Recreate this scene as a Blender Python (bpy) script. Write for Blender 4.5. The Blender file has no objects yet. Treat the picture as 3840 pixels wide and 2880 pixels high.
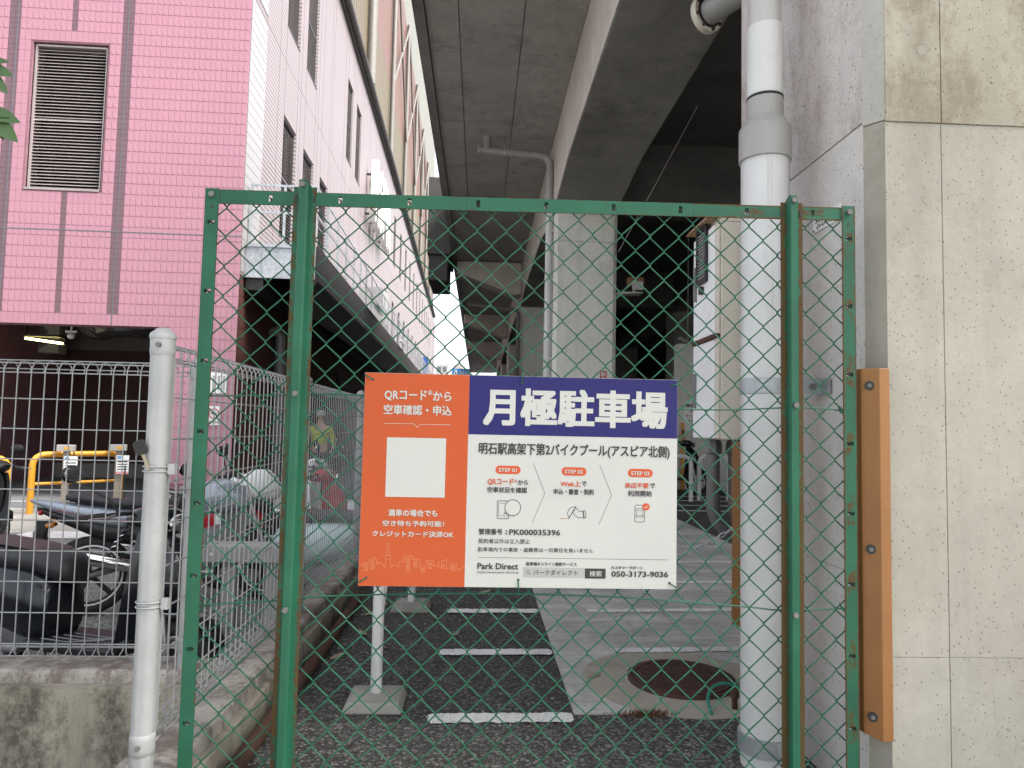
import bpy, bmesh, math, random
from math import sin, cos, pi, radians, sqrt, atan2
from mathutils import Vector, Matrix
random.seed(7)
SC = bpy.context.scene
COL = SC.collection
# ---------------------------------------------------------------- camera
cam_d = bpy.data.cameras.new('camera'); cam = bpy.data.objects.new('camera', cam_d); COL.objects.link(cam)
cam_d.sensor_width = 36.0; cam_d.lens = 36.0 * 2663 / 3840; cam_d.clip_start = 0.05; cam_d.clip_end = 3000
yaw, pit, rol = radians(2.58), radians(3.6), radians(1.22)
Fw = Vector((sin(yaw)*cos(pit), cos(yaw)*cos(pit), sin(pit)))
R0 = Vector((cos(yaw), -sin(yaw), 0)); U0 = R0.cross(Fw)
Rr = R0*cos(rol) + U0*sin(rol); Uu = U0*cos(rol) - R0*sin(rol)
cam.matrix_world = Matrix(((Rr.x, Uu.x, -Fw.x, 0), (Rr.y, Uu.y, -Fw.y, 0), (Rr.z, Uu.z, -Fw.z, 1.13), (0, 0, 0, 1)))
SC.camera = cam
# ---------------------------------------------------------------- sky and sun (bright hazy day, soft light)
SUN_EL, SUN_AZ = radians(52), radians(108)       # azimuth clockwise from +Y: the sun stands to the right, slightly behind
world = bpy.data.worlds.new('World'); SC.world = world; world.use_nodes = True
wn = world.node_tree; wn.nodes.clear()
w_out = wn.nodes.new('ShaderNodeOutputWorld'); w_bg = wn.nodes.new('ShaderNodeBackground')
w_sky = wn.nodes.new('ShaderNodeTexSky'); w_sky.sky_type = 'NISHITA'; w_sky.sun_disc = False
w_sky.sun_elevation = SUN_EL; w_sky.sun_rotation = SUN_AZ; w_sky.dust_density = 4.0; w_sky.air_density = 1.2; w_sky.ozone_density = 1.0
w_hs = wn.nodes.new('ShaderNodeHueSaturation'); w_hs.inputs['Saturation'].default_value = 0.32
w_bg.inputs['Strength'].default_value = 0.15
wn.links.new(w_sky.outputs[0], w_hs.inputs['Color']); wn.links.new(w_hs.outputs[0], w_bg.inputs['Color']); wn.links.new(w_bg.outputs[0], w_out.inputs[0])
sun_d = bpy.data.lights.new('sun', 'SUN'); sun_d.energy = 2.0; sun_d.angle = radians(14); sun_d.color = (1.0, 0.97, 0.92)
sun = bpy.data.objects.new('sun', sun_d); COL.objects.link(sun); sun.location = (20, -8, 30)
sdir = Vector((sin(SUN_AZ)*cos(SUN_EL), cos(SUN_AZ)*cos(SUN_EL), sin(SUN_EL)))
sun.rotation_euler = sdir.to_track_quat('Z', 'Y').to_euler()
SC.view_settings.view_transform = 'Standard'; SC.view_settings.look = 'None'; SC.view_settings.exposure = 1.75; SC.view_settings.gamma = 1.0
SC.view_settings.use_curve_mapping = False
SC.cycles.max_bounces = 8; SC.cycles.diffuse_bounces = 5; SC.cycles.glossy_bounces = 3

# ---------------------------------------------------------------- mesh helper
class MB:
    def __init__(s): s.v = []; s.f = []; s.m = []
    def add(s, vs, fs, mi=0):
        o = len(s.v); s.v += [tuple(p) for p in vs]
        for f in fs: s.f.append([i+o for i in f]); s.m.append(mi)
        return s
    def box(s, x0, x1, y0, y1, z0, z1, mi=0, T=None):
        vs = [(x, y, z) for z in (z0, z1) for y in (y0, y1) for x in (x0, x1)]
        if T is not None: vs = [T @ Vector(p) for p in vs]
        return s.add(vs, [(0,2,3,1),(4,5,7,6),(0,1,5,4),(2,6,7,3),(0,4,6,2),(1,3,7,5)], mi)
    def tube(s, pts, r, n=6, closed=False, caps=True, mi=0):
        pts = [Vector(p) for p in pts]; k = len(pts); rs = r if isinstance(r, (list, tuple)) else [r]*k
        tang = []
        for i in range(k):
            a = pts[(i-1) % k] if (closed or i > 0) else pts[i]; b = pts[(i+1) % k] if (closed or i < k-1) else pts[i]
            t = (b-a); tang.append(t.normalized() if t.length > 1e-9 else Vector((0,0,1)))
        ref = Vector((0,0,1)) if abs(tang[0].z) < .9 else Vector((1,0,0))
        u = tang[0].cross(ref).normalized(); vs = []
        for i in range(k):
            t = tang[i]; u = (u - t*u.dot(t))
            u = u.normalized() if u.length > 1e-6 else t.orthogonal().normalized()
            w = t.cross(u)
            for j in range(n):
                a = 2*pi*j/n; vs.append(pts[i] + (u*cos(a)+w*sin(a))*rs[i])
        fs = []
        for i in range(k if closed else k-1):
            a, b = i*n, ((i+1) % k)*n
            for j in range(n): fs.append((a+j, a+(j+1) % n, b+(j+1) % n, b+j))
        if caps and not closed:
            fs.append(tuple(range(n-1, -1, -1))); fs.append(tuple(range((k-1)*n, k*n)))
        return s.add(vs, fs, mi)
    def cyl(s, p0, p1, r, r1=None, n=16, mi=0, caps=True): return s.tube([p0, p1], [r, r if r1 is None else r1], n, caps=caps, mi=mi)
    def prism(s, poly, ax, a0, a1, mi=0, T=None):
        def P(q, a): return {'x': (a, q[0], q[1]), 'y': (q[0], a, q[1]), 'z': (q[0], q[1], a)}[ax]
        n = len(poly); vs = [P(q, a0) for q in poly] + [P(q, a1) for q in poly]
        if T is not None: vs = [T @ Vector(p) for p in vs]
        return s.add(vs, [tuple(range(n)), tuple(range(2*n-1, n-1, -1))] + [(i, (i+1) % n, n+(i+1) % n, n+i) for i in range(n)], mi)
    def loft(s, rings, mi=0, caps=True, closed=False):
        n = len(rings[0]); vs = [p for r in rings for p in r]; fs = []
        K = len(rings)
        for i in range(K if closed else K-1):
            a, b = i*n, ((i+1) % K)*n
            for j in range(n): fs.append((a+j, a+(j+1) % n, b+(j+1) % n, b+j))
        if caps and not closed: fs.append(tuple(range(n-1, -1, -1))); fs.append(tuple(range((K-1)*n, K*n)))
        return s.add(vs, fs, mi)
    def lathe(s, prof, c=(0,0,0), ax='z', n=20, mi=0):
        def P(r, h, a):
            q = {'z': (r*cos(a), r*sin(a), h), 'y': (r*cos(a), h, r*sin(a)), 'x': (h, r*cos(a), r*sin(a))}[ax]
            return (q[0]+c[0], q[1]+c[1], q[2]+c[2])
        cl = abs(prof[0][0]-prof[-1][0]) < 1e-6 and prof[0][0] > 1e-3 and abs(prof[0][1]-prof[-1][1]) < .4
        if cl and abs(prof[0][1]-prof[-1][1]) < 1e-9: prof = prof[:-1]
        return s.loft([[P(max(r, 1e-4), h, 2*pi*j/n) for j in range(n)] for r, h in prof], mi, closed=cl)
    def ball(s, c, rx, ry, rz, n=12, k=8, mi=0):
        rings = []
        for i in range(k+1):
            a = -pi/2 + pi*i/k; rr = max(cos(a), 1e-3)
            rings.append([(c[0]+rx*rr*cos(2*pi*j/n), c[1]+ry*rr*sin(2*pi*j/n), c[2]+rz*sin(a)) for j in range(n)])
        return s.loft(rings, mi)
    def mesh(s, name, mats, smooth=None, sub=None):
        me = bpy.data.meshes.new(name); vs = s.v if sub is None else [(x-sub[0], y-sub[1], z-sub[2]) for x, y, z in s.v]
        me.from_pydata(vs, [], s.f)
        for m in (mats if isinstance(mats, (list, tuple)) else [mats]): me.materials.append(m)
        me.polygons.foreach_set('material_index', s.m)
        bm = bmesh.new(); bm.from_mesh(me); bmesh.ops.recalc_face_normals(bm, faces=bm.faces); bm.to_mesh(me); bm.free()
        if smooth is not None:
            me.polygons.foreach_set('use_smooth', [True]*len(me.polygons)); me.set_sharp_from_angle(angle=radians(smooth))
        me.update(); return me
    def build(s, name, mats, parent=None, smooth=None, label=None, cat=None, group=None, kind=None, bevel=None, world=True):
        sub = parent_loc(parent) if (parent is not None and world) else None
        return put(name, s.mesh(name, mats, smooth, sub), parent, label, cat, group, kind, bevel)
def parent_loc(p):
    l = Vector((0,0,0))
    while p is not None: l = l + p.location; p = p.parent
    return l
def put(name, me, parent=None, label=None, cat=None, group=None, kind=None, bevel=None, loc=None):
    o = bpy.data.objects.new(name, me); COL.objects.link(o); o.parent = parent
    if loc is not None: o.location = loc
    tag(o, label, cat, group, kind)
    if bevel:
        b = o.modifiers.new('bevel', 'BEVEL'); b.width = bevel; b.segments = 2; b.limit_method = 'ANGLE'; b.angle_limit = radians(40)
    return o
def tag(o, label=None, cat=None, group=None, kind=None):
    if label: o['label'] = label
    if cat: o['category'] = cat
    if group: o['group'] = group
    if kind: o['kind'] = kind
    return o
def thing(name, label, cat, loc=(0,0,0), rz=0, group=None):
    o = bpy.data.objects.new(name, None); COL.objects.link(o); o.location = loc; o.rotation_euler = (0, 0, rz); o.empty_display_size = .1
    return tag(o, label, cat, group)
def copy_tree(o, parent=None):
    c = o.copy(); COL.objects.link(c); c.parent = parent
    for ch in list(o.children): copy_tree(ch, c)
    return c
def arc(c, r, a0, a1, n, pl='xz', y=0):
    out = []
    for i in range(n+1):
        a = a0+(a1-a0)*i/n
        out.append((c[0]+r*cos(a), y, c[1]+r*sin(a)) if pl == 'xz' else (c[0]+r*cos(a), c[1]+r*sin(a), y))
    return out

# ---------------------------------------------------------------- material helper
class G:
    def __init__(s, name):
        s.m = bpy.data.materials.new(name); s.m.use_nodes = True; s.t = s.m.node_tree; s.b = s.t.nodes['Principled BSDF']
        s.pos = None
    def n(s, typ, **k):
        nd = s.t.nodes.new('ShaderNode'+typ)
        for a, v in k.items():
            if a in nd.inputs.keys(): s.set(nd.inputs[a], v)
            else: setattr(nd, a, v)
        return nd
    def set(s, inp, v):
        if isinstance(v, bpy.types.NodeSocket): s.t.links.new(v, inp)
        elif isinstance(v, (tuple, list)) and len(v) == 3 and inp.type == 'RGBA': inp.default_value = (*v, 1)
        else: inp.default_value = v
    def P(s, obj=False, scale=None):
        if obj: c = s.n('TexCoord').outputs['Object']
        else: c = s.n('NewGeometry').outputs['Position']
        if scale: 
            mp = s.n('Mapping'); s.set(mp.inputs['Vector'], c); mp.inputs['Scale'].default_value = scale; c = mp.outputs[0]
        return c
    def noise(s, sc, detail=5, rough=.6, vec=None, dist=0.0):
        nd = s.n('TexNoise'); nd.inputs['Scale'].default_value = sc; nd.inputs['Detail'].default_value = detail; nd.inputs['Roughness'].default_value = rough; nd.inputs['Distortion'].default_value = dist
        s.set(nd.inputs['Vector'], vec if vec is not None else s.P()); return nd.outputs['Fac']
    def ramp(s, fac, stops, interp='LINEAR'):
        nd = s.n('ValToRGB'); s.set(nd.inputs[0], fac); cr = nd.color_ramp; cr.interpolation = interp
        while len(cr.elements) < len(stops): cr.elements.new(.5)
        for e, (p, c) in zip(cr.elements, stops):
            e.position = p; e.color = (*c, 1) if isinstance(c, (tuple, list)) else (c, c, c, 1)
        return nd.outputs[0]
    def mix(s, fac, a, b, mode='MIX'):
        nd = s.n('Mix', data_type='RGBA', blend_type=mode); nd.clamp_result = True
        s.set(nd.inputs[0], fac); s.set(nd.inputs[6], a); s.set(nd.inputs[7], b); return nd.outputs[2]
    def math(s, op, a, b=None, c=None, clamp=False):
        nd = s.n('Math', operation=op); nd.use_clamp = clamp; s.set(nd.inputs[0], a)
        if b is not None: s.set(nd.inputs[1], b)
        if c is not None: s.set(nd.inputs[2], c)
        return nd.outputs[0]
    def vor(s, sc, vec=None, out='Distance', feature='F1'):
        nd = s.n('TexVoronoi'); nd.feature = feature; nd.inputs['Scale'].default_value = sc; s.set(nd.inputs['Vector'], vec if vec is not None else s.P())
        return nd.outputs[out] if out != 'both' else nd
    def bump(s, h, strength=.3, dist=.01):
        nd = s.n('Bump'); nd.inputs['Strength'].default_value = strength; nd.inputs['Distance'].default_value = dist; s.set(nd.inputs['Height'], h)
        s.set(s.b.inputs['Normal'], nd.outputs[0]); return nd
    def fin(s, col=None, rough=None, metal=None, **k):
        if col is not None: s.set(s.b.inputs['Base Color'], col)
        if rough is not None: s.set(s.b.inputs['Roughness'], rough)
        if metal is not None: s.set(s.b.inputs['Metallic'], metal)
        for a, v in k.items(): s.set(s.b.inputs[a.replace('_', ' ')], v)
        return s.m
def dark(c, k): return tuple(x*k for x in c)
def plain(name, c, rough=.5, metal=0, var=.15, sc=6, bump=0, spec=None, dirt=.25):
    g = G(name); n1 = g.noise(sc, 4, .6); n2 = g.noise(sc*9, 3, .6)
    col = g.mix(g.ramp(n1, [(.3, 0.0), (.7, 1.0)]), dark(c, 1-var), tuple(min(1, x*(1+var*.6)) for x in c))
    col = g.mix(g.math('MULTIPLY', g.ramp(n2, [(.52, 0.0), (.75, 1.0)]), dirt), col, dark(c, .45))
    r = g.math('MULTIPLY_ADD', n2, .25, rough-.12, clamp=True)
    if bump: g.bump(n2, bump, .004)
    k = {}
    if spec is not None: k['Specular_IOR_Level'] = spec
    return g.fin(col, r, metal, **k)
def concrete(name, c1, c2, pores=1.0, stain=.3, stainc=(.16,.13,.09), streak=.25, fine=1.0, rough=.85, psc=42, stain_sc=1.3, bump=.35, slo=.52, pden=.30):
    g = G(name); n1 = g.noise(1.1, 8, .62, dist=.3); n2 = g.noise(9, 8, .7); n3 = g.noise(70, 4, .7)
    col = g.mix(g.ramp(n1, [(.32, 0.0), (.68, 1.0)]), c1, c2)
    col = g.mix(g.math('MULTIPLY', g.ramp(n2, [(.35, 0.0), (.75, 1.0)]), .32*fine), col, dark(c1, .62))
    st = g.noise(1.0, 6, .65, g.P(scale=(7, 7, .45)))
    col = g.mix(g.math('MULTIPLY', g.ramp(st, [(.5, 0.0), (.8, 1.0)]), streak), col, dark(c1, .5))
    sn = g.math('ADD', g.math('MULTIPLY', g.noise(stain_sc, 9, .74, g.P(scale=(1.25, 1.25, .7)), dist=.15), .78), g.math('MULTIPLY', g.noise(34, 5, .75), .22))
    sm = g.math('MULTIPLY', g.ramp(sn, [(slo, 0.0), (slo+.11, 1.0)]), stain)
    col = g.mix(sm, col, stainc)
    col = g.mix(g.math('MULTIPLY', g.ramp(n3, [(.45, 0.0), (.8, 1.0)]), .22*fine), col, dark(c1, .55))
    h = n2
    for k, (sc, th) in enumerate(((psc*1.5, .13), (psc*3.2, .22))):
        vv = g.vor(sc, g.P(scale=(1, 1, .62)), 'both')
        sp = g.n('SeparateColor'); g.set(sp.inputs[0], vv.outputs['Color'])
        lim = g.math('MULTIPLY', g.math('GREATER_THAN', sp.outputs[0], pden if k else .72), g.math('MULTIPLY_ADD', sp.outputs[1], th, .04))
        pm = g.ramp(g.math('SUBTRACT', lim, vv.outputs['Distance']), [(0.0, 0.0), (.05, 1.0)])
        pm = g.math('MULTIPLY', pm, pores)
        col = g.mix(g.math('MULTIPLY', pm, .85), col, (.03, .027, .022)); h = g.math('SUBTRACT', h, pm)
    g.bump(h, bump, .006)
    return g.fin(col, rough)
# ================================================================ materials
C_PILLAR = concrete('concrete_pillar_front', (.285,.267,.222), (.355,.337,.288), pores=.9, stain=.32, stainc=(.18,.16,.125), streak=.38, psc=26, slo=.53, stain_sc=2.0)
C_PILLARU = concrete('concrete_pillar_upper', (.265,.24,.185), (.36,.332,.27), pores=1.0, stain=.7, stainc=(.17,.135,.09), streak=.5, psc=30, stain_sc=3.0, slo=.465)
C_PILLARL = concrete('concrete_pillar_side_lit', (.54,.51,.485), (.62,.59,.565), pores=1.0, stain=.10, streak=.1, psc=32)  # side face paler than the front: light from the left put into its colour
C_PILLARLU = concrete('concrete_pillar_side_upper_lit', (.50,.46,.435), (.60,.56,.535), pores=1.0, stain=.6, stainc=(.26,.21,.18), streak=.35, psc=34, stain_sc=2.6, slo=.48)  # upper side face, stained, with the same light put into its colour
C_CHAMF = concrete('concrete_rough_mortar', (.25,.235,.195), (.34,.32,.27), pores=.5, stain=.35, streak=.2, psc=90, bump=.7)
C_SOFFIT = concrete('concrete_soffit', (.32,.30,.27), (.42,.40,.365), pores=.6, stain=.45, stainc=(.09,.08,.068), streak=.05, psc=7, stain_sc=1.8)
C_GIRD = concrete('concrete_girder', (.54,.485,.43), (.68,.62,.56), pores=.4, stain=.35, stainc=(.19,.15,.115), streak=.3, psc=9)
C_DARKG = concrete('concrete_weathered_shaded', (.17,.163,.15), (.27,.26,.24), pores=.5, stain=.5, stainc=(.06,.055,.05), streak=.3, psc=10)
C_COL = concrete('concrete_column', (.62,.60,.55), (.74,.72,.67), pores=.4, stain=.25, stainc=(.2,.17,.13), streak=.35, psc=11)
C_WALL = concrete('concrete_mossy_wall', (.20,.18,.135), (.36,.33,.265), pores=1.0, stain=.9, stainc=(.060,.052,.038), streak=.9, psc=36, stain_sc=3.2, bump=.9, slo=.49)
C_CAP = concrete('concrete_wall_cap', (.26,.24,.21), (.37,.345,.31), pores=.8, stain=.85, stainc=(.11,.085,.07), streak=.0, psc=30, stain_sc=6, bump=.7, slo=.44)
C_SLAB = concrete('concrete_slab', (.31,.302,.285), (.47,.455,.43), pores=.5, stain=.65, stainc=(.17,.165,.155), streak=.0, psc=20, stain_sc=1.6, slo=.44)
def slab_mat():
    g = G('concrete_trowelled'); n = g.noise(1.0, 8, .7, g.P(scale=(1.2, 5.5, 1))); n2 = g.noise(2.2, 8, .7); n3 = g.noise(60, 5, .75)
    col = g.mix(g.ramp(n, [(.32, 0.0), (.66, 1.0)]), (.29,.285,.27), (.60,.59,.565)); col = g.mix(g.math('MULTIPLY', g.ramp(n2, [(.42, 0.0), (.6, 1.0)]), .55), col, (.22,.216,.205))
    col = g.mix(g.math('MULTIPLY', g.ramp(n3, [(.5, 0.0), (.72, 1.0)]), .45), col, (.13,.127,.12)); g.bump(n3, .4, .003); return g.fin(col, .85)
C_SLAB = slab_mat()
C_RING = concrete('concrete_manhole_ring', (.33,.305,.25), (.42,.39,.325), pores=.4, stain=.35, streak=.0, psc=40)
C_SHADE = concrete('concrete_shade_dark', (.045,.043,.040), (.085,.081,.075), pores=.3, stain=.4, stainc=(.03,.03,.028), streak=.2, psc=10)  # deep shade under the deck put into the colour; parapet block shares it
C_BLOCK = concrete('concrete_block', (.24,.23,.205), (.33,.315,.285), pores=.6, stain=.4, streak=.1, psc=40)

def asphalt(name, c, spk, sc=150, agg=.5):
    g = G(name); v = g.vor(sc, None, 'both'); n1 = g.noise(.9, 6, .6); n2 = g.noise(30, 4, .6)
    sp = g.n('SeparateColor'); g.set(sp.inputs[0], v.outputs['Color'])
    col = g.mix(g.ramp(sp.outputs[0], [(0, 0.0), (1, 1.0)]), dark(c, .30), dark(c, 1.75))
    col = g.mix(g.math('MULTIPLY', g.math('GREATER_THAN', sp.outputs[1], 1-agg*.3), .8), col, spk)
    col = g.mix(g.ramp(v.outputs['Distance'], [(.32, 0.0), (.62, .85)]), col, dark(c, .16))
    col = g.mix(g.math('MULTIPLY', g.ramp(n1, [(.35, 0.0), (.7, 1.0)]), .4), col, dark(c, .6))
    col = g.mix(g.math('MULTIPLY', g.ramp(n2, [(.55, 0.0), (.75, 1.0)]), .35), col, dark(c, .5))
    g.bump(g.math('SUBTRACT', g.math('MULTIPLY', sp.outputs[2], .5), v.outputs['Distance']), .9, .006)
    return g.fin(col, .88)
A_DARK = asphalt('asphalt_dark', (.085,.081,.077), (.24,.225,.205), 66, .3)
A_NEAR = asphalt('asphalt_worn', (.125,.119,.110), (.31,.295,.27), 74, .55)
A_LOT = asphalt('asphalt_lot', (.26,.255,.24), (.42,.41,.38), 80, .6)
def street_mat():
    g = G('street_asphalt'); n = g.noise(.5, 6, .6); n2 = g.noise(40, 4, .7)
    col = g.mix(g.ramp(n, [(.35, 0.0), (.7, 1.0)]), (.10,.105,.11), (.16,.165,.17))
    col = g.mix(g.math('MULTIPLY', n2, .3), col, (.05,.05,.05)); g.bump(n2, .4, .004)
    return g.fin(col, .85)
A_STREET = street_mat()
def paint_mat(name, wear, base=(.74,.74,.72), under=(.05,.048,.045), sc=55):
    g = G(name); n = g.noise(sc, 5, .75); n2 = g.noise(3.5, 5, .6); v = g.vor(150, None, 'both')
    col = g.mix(g.ramp(n2, [(.3, 0.0), (.7, 1.0)]), dark(base, .85), base)
    s2 = g.math('ADD', g.math('MULTIPLY_ADD', n2, .30, g.math('MULTIPLY', n, .55)), g.math('MULTIPLY', v.outputs['Distance'], .30))
    col = g.mix(g.ramp(s2, [(wear-.03, 1.0), (wear+.03, 0.0)]), col, under); g.bump(v.outputs['Distance'], .5, .003)
    return g.fin(col, .7)
PAINT = paint_mat('road_paint_white', .475)
PAINT2 = paint_mat('road_paint_faded', .50, (.74,.73,.71), (.30,.295,.28))
W_PIPE = None
def pipe_mat(name, c, streakc, amt):
    g = G(name); n = g.noise(1.2, 6, .65, g.P(scale=(16, 16, .7))); n2 = g.noise(3, 6, .6); n3 = g.noise(45, 4, .6)
    col = g.mix(g.ramp(n2, [(.35, 0.0), (.7, 1.0)]), dark(c, .86), c)
    col = g.mix(g.math('MULTIPLY', g.ramp(n, [(.54, 0.0), (.68, 1.0)]), amt), col, streakc)
    col = g.mix(g.math('MULTIPLY', g.ramp(n3, [(.6, 0.0), (.8, 1.0)]), .25), col, dark(c, .6))
    return g.fin(col, g.math('MULTIPLY_ADD', n2, .2, .32))
W_PIPE = pipe_mat('pvc_pipe_white', (.60,.597,.585), (.30,.28,.26), .55)
G_PIPE = pipe_mat('pvc_pipe_grey', (.33,.325,.31), (.22,.21,.2), .4)
G_PIPED = pipe_mat('pvc_pipe_dark_grey', (.15,.145,.14), (.1,.09,.09), .4)
GALV = None
def galv_mat():
    g = G('galvanised_steel'); v = g.vor(25, None, 'both'); n = g.noise(4, 6, .65)
    sp = g.n('SeparateColor'); g.set(sp.inputs[0], v.outputs['Color'])
    col = g.mix(sp.outputs[0], (.36,.38,.40), (.50,.52,.54)); col = g.mix(g.math('MULTIPLY', g.ramp(n, [(.45, 0.0), (.7, 1.0)]), .6), col, (.24,.25,.26))
    return g.fin(col, .5, .55)
GALV = galv_mat()
def green_mat(name, rust_amt, c=(.011,.080,.043)):
    # painted green steel, rust creeping in from edges and holes (edge distance comes from an attribute on the mesh)
    g = G(name); n1 = g.noise(5, 6, .6); n2 = g.noise(38, 7, .78); n3 = g.noise(130, 4, .7)
    col = g.mix(g.ramp(n1, [(.3, 0.0), (.7, 1.0)]), dark(c, .80), dark(c, 1.22))
    at = g.n('Attribute'); at.attribute_name = 'wear'
    s = g.math('ADD', g.math('MULTIPLY', n2, .85), g.math('MULTIPLY', at.outputs['Fac'], .36))
    th = .80 - rust_amt
    m = g.ramp(s, [(max(0, th-.015), 0.0), (min(1, th+.03), 1.0)])
    rc = g.mix(n3, (.030,.018,.008), (.11,.055,.020)); rc = g.mix(g.ramp(n1, [(.4, 0.0), (.6, .5)]), rc, (.055,.06,.018))
    col = g.mix(m, col, rc); col = g.mix(g.math('MULTIPLY', g.ramp(n3, [(.6, 0.0), (.8, 1.0)]), .25), col, dark(c, .5))
    g.bump(g.math('MULTIPLY', m, n3), .35, .002)
    return g.fin(col, g.mix(m, (.48,.48,.48), (.9,.9,.9)), Specular_IOR_Level=.3)
GREEN = green_mat('green_paint_steel', .03); GREENR = green_mat('green_paint_rusty', .155)
GREENW = plain('green_vinyl_wire', (.012,.085,.047), .5, 0, .25, 4, spec=.3)
BOLT = plain('bolt_steel', (.14,.135,.13), .6, .3, .3, 30)
SLOTK = plain('slot_tab_dark', (.02,.025,.02), .7)
def fence_mat():
    g = G('white_fence_coat'); n = g.noise(4, 6, .65); n2 = g.noise(60, 4, .6)
    col = g.mix(g.ramp(n, [(.35, 0.0), (.7, 1.0)]), (.235,.24,.24), (.32,.325,.325))
    col = g.mix(g.math('MULTIPLY', g.ramp(n2, [(.58, 0.0), (.75, 1.0)]), .45), col, (.22,.20,.17))
    return g.fin(col, .38)
FENCE = fence_mat()
BLACKP = plain('black_plastic', (.009,.009,.010), .48, 0, .3, 9)
BLACKG = plain('black_gloss', (.010,.012,.016), .16, 0, .3, 3, dirt=.1)
RUBBER = plain('tyre_rubber', (.020,.020,.020), .82, 0, .3, 20)
CHROME = plain('chrome', (.62,.62,.62), .14, 1.0, .1, 5, dirt=.15)
ALU = plain('cast_aluminium', (.40,.40,.41), .38, .8, .2, 12)
SEATM = plain('seat_vinyl', (.020,.020,.023), .5, 0, .3, 30, bump=.2)
SEATB = plain('seat_vinyl_brown', (.055,.030,.030), .6, 0, .2, 30, bump=.2)
WHITEP = plain('white_paint', (.70,.71,.70), .3, 0, .08, 3, dirt=.12)
PALEB = plain('pale_blue_paint', (.50,.60,.60), .22, 0, .08, 3, dirt=.08)
SILVER = plain('silver_blue_paint', (.30,.34,.40), .26, .3, .15, 4)
REDP = plain('red_paint', (.42,.018,.030), .28, 0, .15, 4)
GREYP = plain('grey_plastic', (.17,.17,.175), .5, 0, .15, 8)
LTGREY = plain('light_grey_metal', (.33,.32,.31), .5, 0, .15, 5)
YELLOW = plain('yellow_paint', (.60,.28,.022), .42, 0, .12, 3, dirt=.3)
TAN = plain('brown_post_paint', (.27,.225,.175), .5, 0, .15, 4)
ORANGEG = None
def guard_mat():
    g = G('corner_guard_orange'); n = g.noise(2, 6, .6); n2 = g.noise(14, 8, .75, g.P(scale=(1, 1, .6)), .8); n3 = g.noise(90, 4, .7)
    c = g.mix(g.ramp(n, [(.35, 0.0), (.7, 1.0)]), (.185,.074,.015), (.24,.102,.021))
    c = g.mix(g.math('MULTIPLY', g.ramp(n2, [(.56, 0.0), (.66, 1.0)]), .5), c, (.24,.105,.035)); c = g.mix(g.math('MULTIPLY', g.ramp(n3, [(.55, 0.0), (.75, 1.0)]), .3), c, (.2,.1,.05))
    g.bump(n3, .15, .002); return g.fin(c, .5)
ORANGEG = guard_mat()
RUSTP = None
def rust_mat(name, a=(.045,.022,.013), b=(.11,.047,.022), bm=.5):
    g = G(name); n = g.noise(6, 8, .7); n2 = g.noise(80, 5, .7)
    c = g.mix(g.ramp(n, [(.35, 0.0), (.68, 1.0)]), a, b); c = g.mix(g.math('MULTIPLY', n2, .4), c, dark(a, .6)); g.bump(n2, bm, .003)
    return g.fin(c, .85)
RUSTP = rust_mat('rusty_pipe'); RUSTC = rust_mat('rusty_cast_iron', (.045,.022,.018), (.095,.042,.030))
CABW = plain('cabinet_white', (.80,.80,.80), .42, 0, .05, 2, dirt=.12)
CABB = plain('cabinet_beige', (.62,.57,.48), .45, 0, .08, 3, dirt=.2)
CABR = rust_mat('cabinet_roof_rust', (.45,.36,.26), (.50,.22,.07), .3)
LEAF = None
def leaf_mat(name, a, b):
    g = G(name); n = g.noise(6, 3, .6); c = g.mix(n, a, b); g.fin(c, .42); 
    return g.m
LEAF = leaf_mat('leaf_green', (.020,.055,.010), (.05,.11,.022)); LEAF2 = leaf_mat('leaf_far', (.06,.13,.02), (.14,.24,.05))
BARK = plain('bark', (.10,.075,.05), .9, 0, .3, 14, bump=.6)
DRY = plain('dry_weed', (.16,.075,.03), .9, 0, .4, 60); DRYL = plain('dry_leaf', (.30,.25,.17), .85, 0, .4, 40)

# ================================================================ ground
def sheet(name, x0, x1, y0, y1, z, m, z0=None):
    b = MB(); b.box(x0, x1, y0, y1, z-.02 if z0 is None else z0, z); return b.build(name, m, kind='structure')
g_ = MB(); g_.add([(-600,-300,-.30), (600,-300,-.30), (600,1500,-.30), (-600,1500,-.30)], [(0,1,2,3)]); g_.build('ground', A_STREET, kind='structure')
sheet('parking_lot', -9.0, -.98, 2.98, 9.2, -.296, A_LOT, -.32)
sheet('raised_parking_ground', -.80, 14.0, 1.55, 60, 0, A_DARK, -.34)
sheet('bounce_pavement', -14, 16, -40, 1.50, -.29, plain('bounce_paving', (.46,.45,.42), .85, 0, .12, 1.5), -.33)  # unseen pale ground added behind the camera to bounce light under the deck
sheet('worn_asphalt', -.78, 1.16, 1.60, 2.79, .004, A_NEAR, -.01)
sheet('worn_asphalt', .415, 1.16, 2.79, 2.875, .004, A_NEAR, -.01)
# wavy-edged painted bay lines
def bay_line(x0, x1, y0, w, z, m, skew=0.0, seed=0, joint=None):
    rnd = random.Random(seed); n = 36; up = []; lo = []
    for i in range(n+1):
        x = x0+(x1-x0)*i/n; y = y0+skew*(x-x0); e = 1 if 0 < i < n else .7
        up.append((x, y+w/2*e+rnd.uniform(-.007,.005), z)); lo.append((x, y-w/2*e+rnd.uniform(-.007,.008), z))
    b = MB(); b.add(up+lo, [(i, i+1, n+2+i, n+1+i) for i in range(n)]); return b.build('painted_line', m, kind='structure')
for i, y in enumerate((2.825, 3.64, 4.445, 5.25, 6.06, 6.87)): bay_line(-.17, .395, y, .092, .009, PAINT, .03, i)
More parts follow.
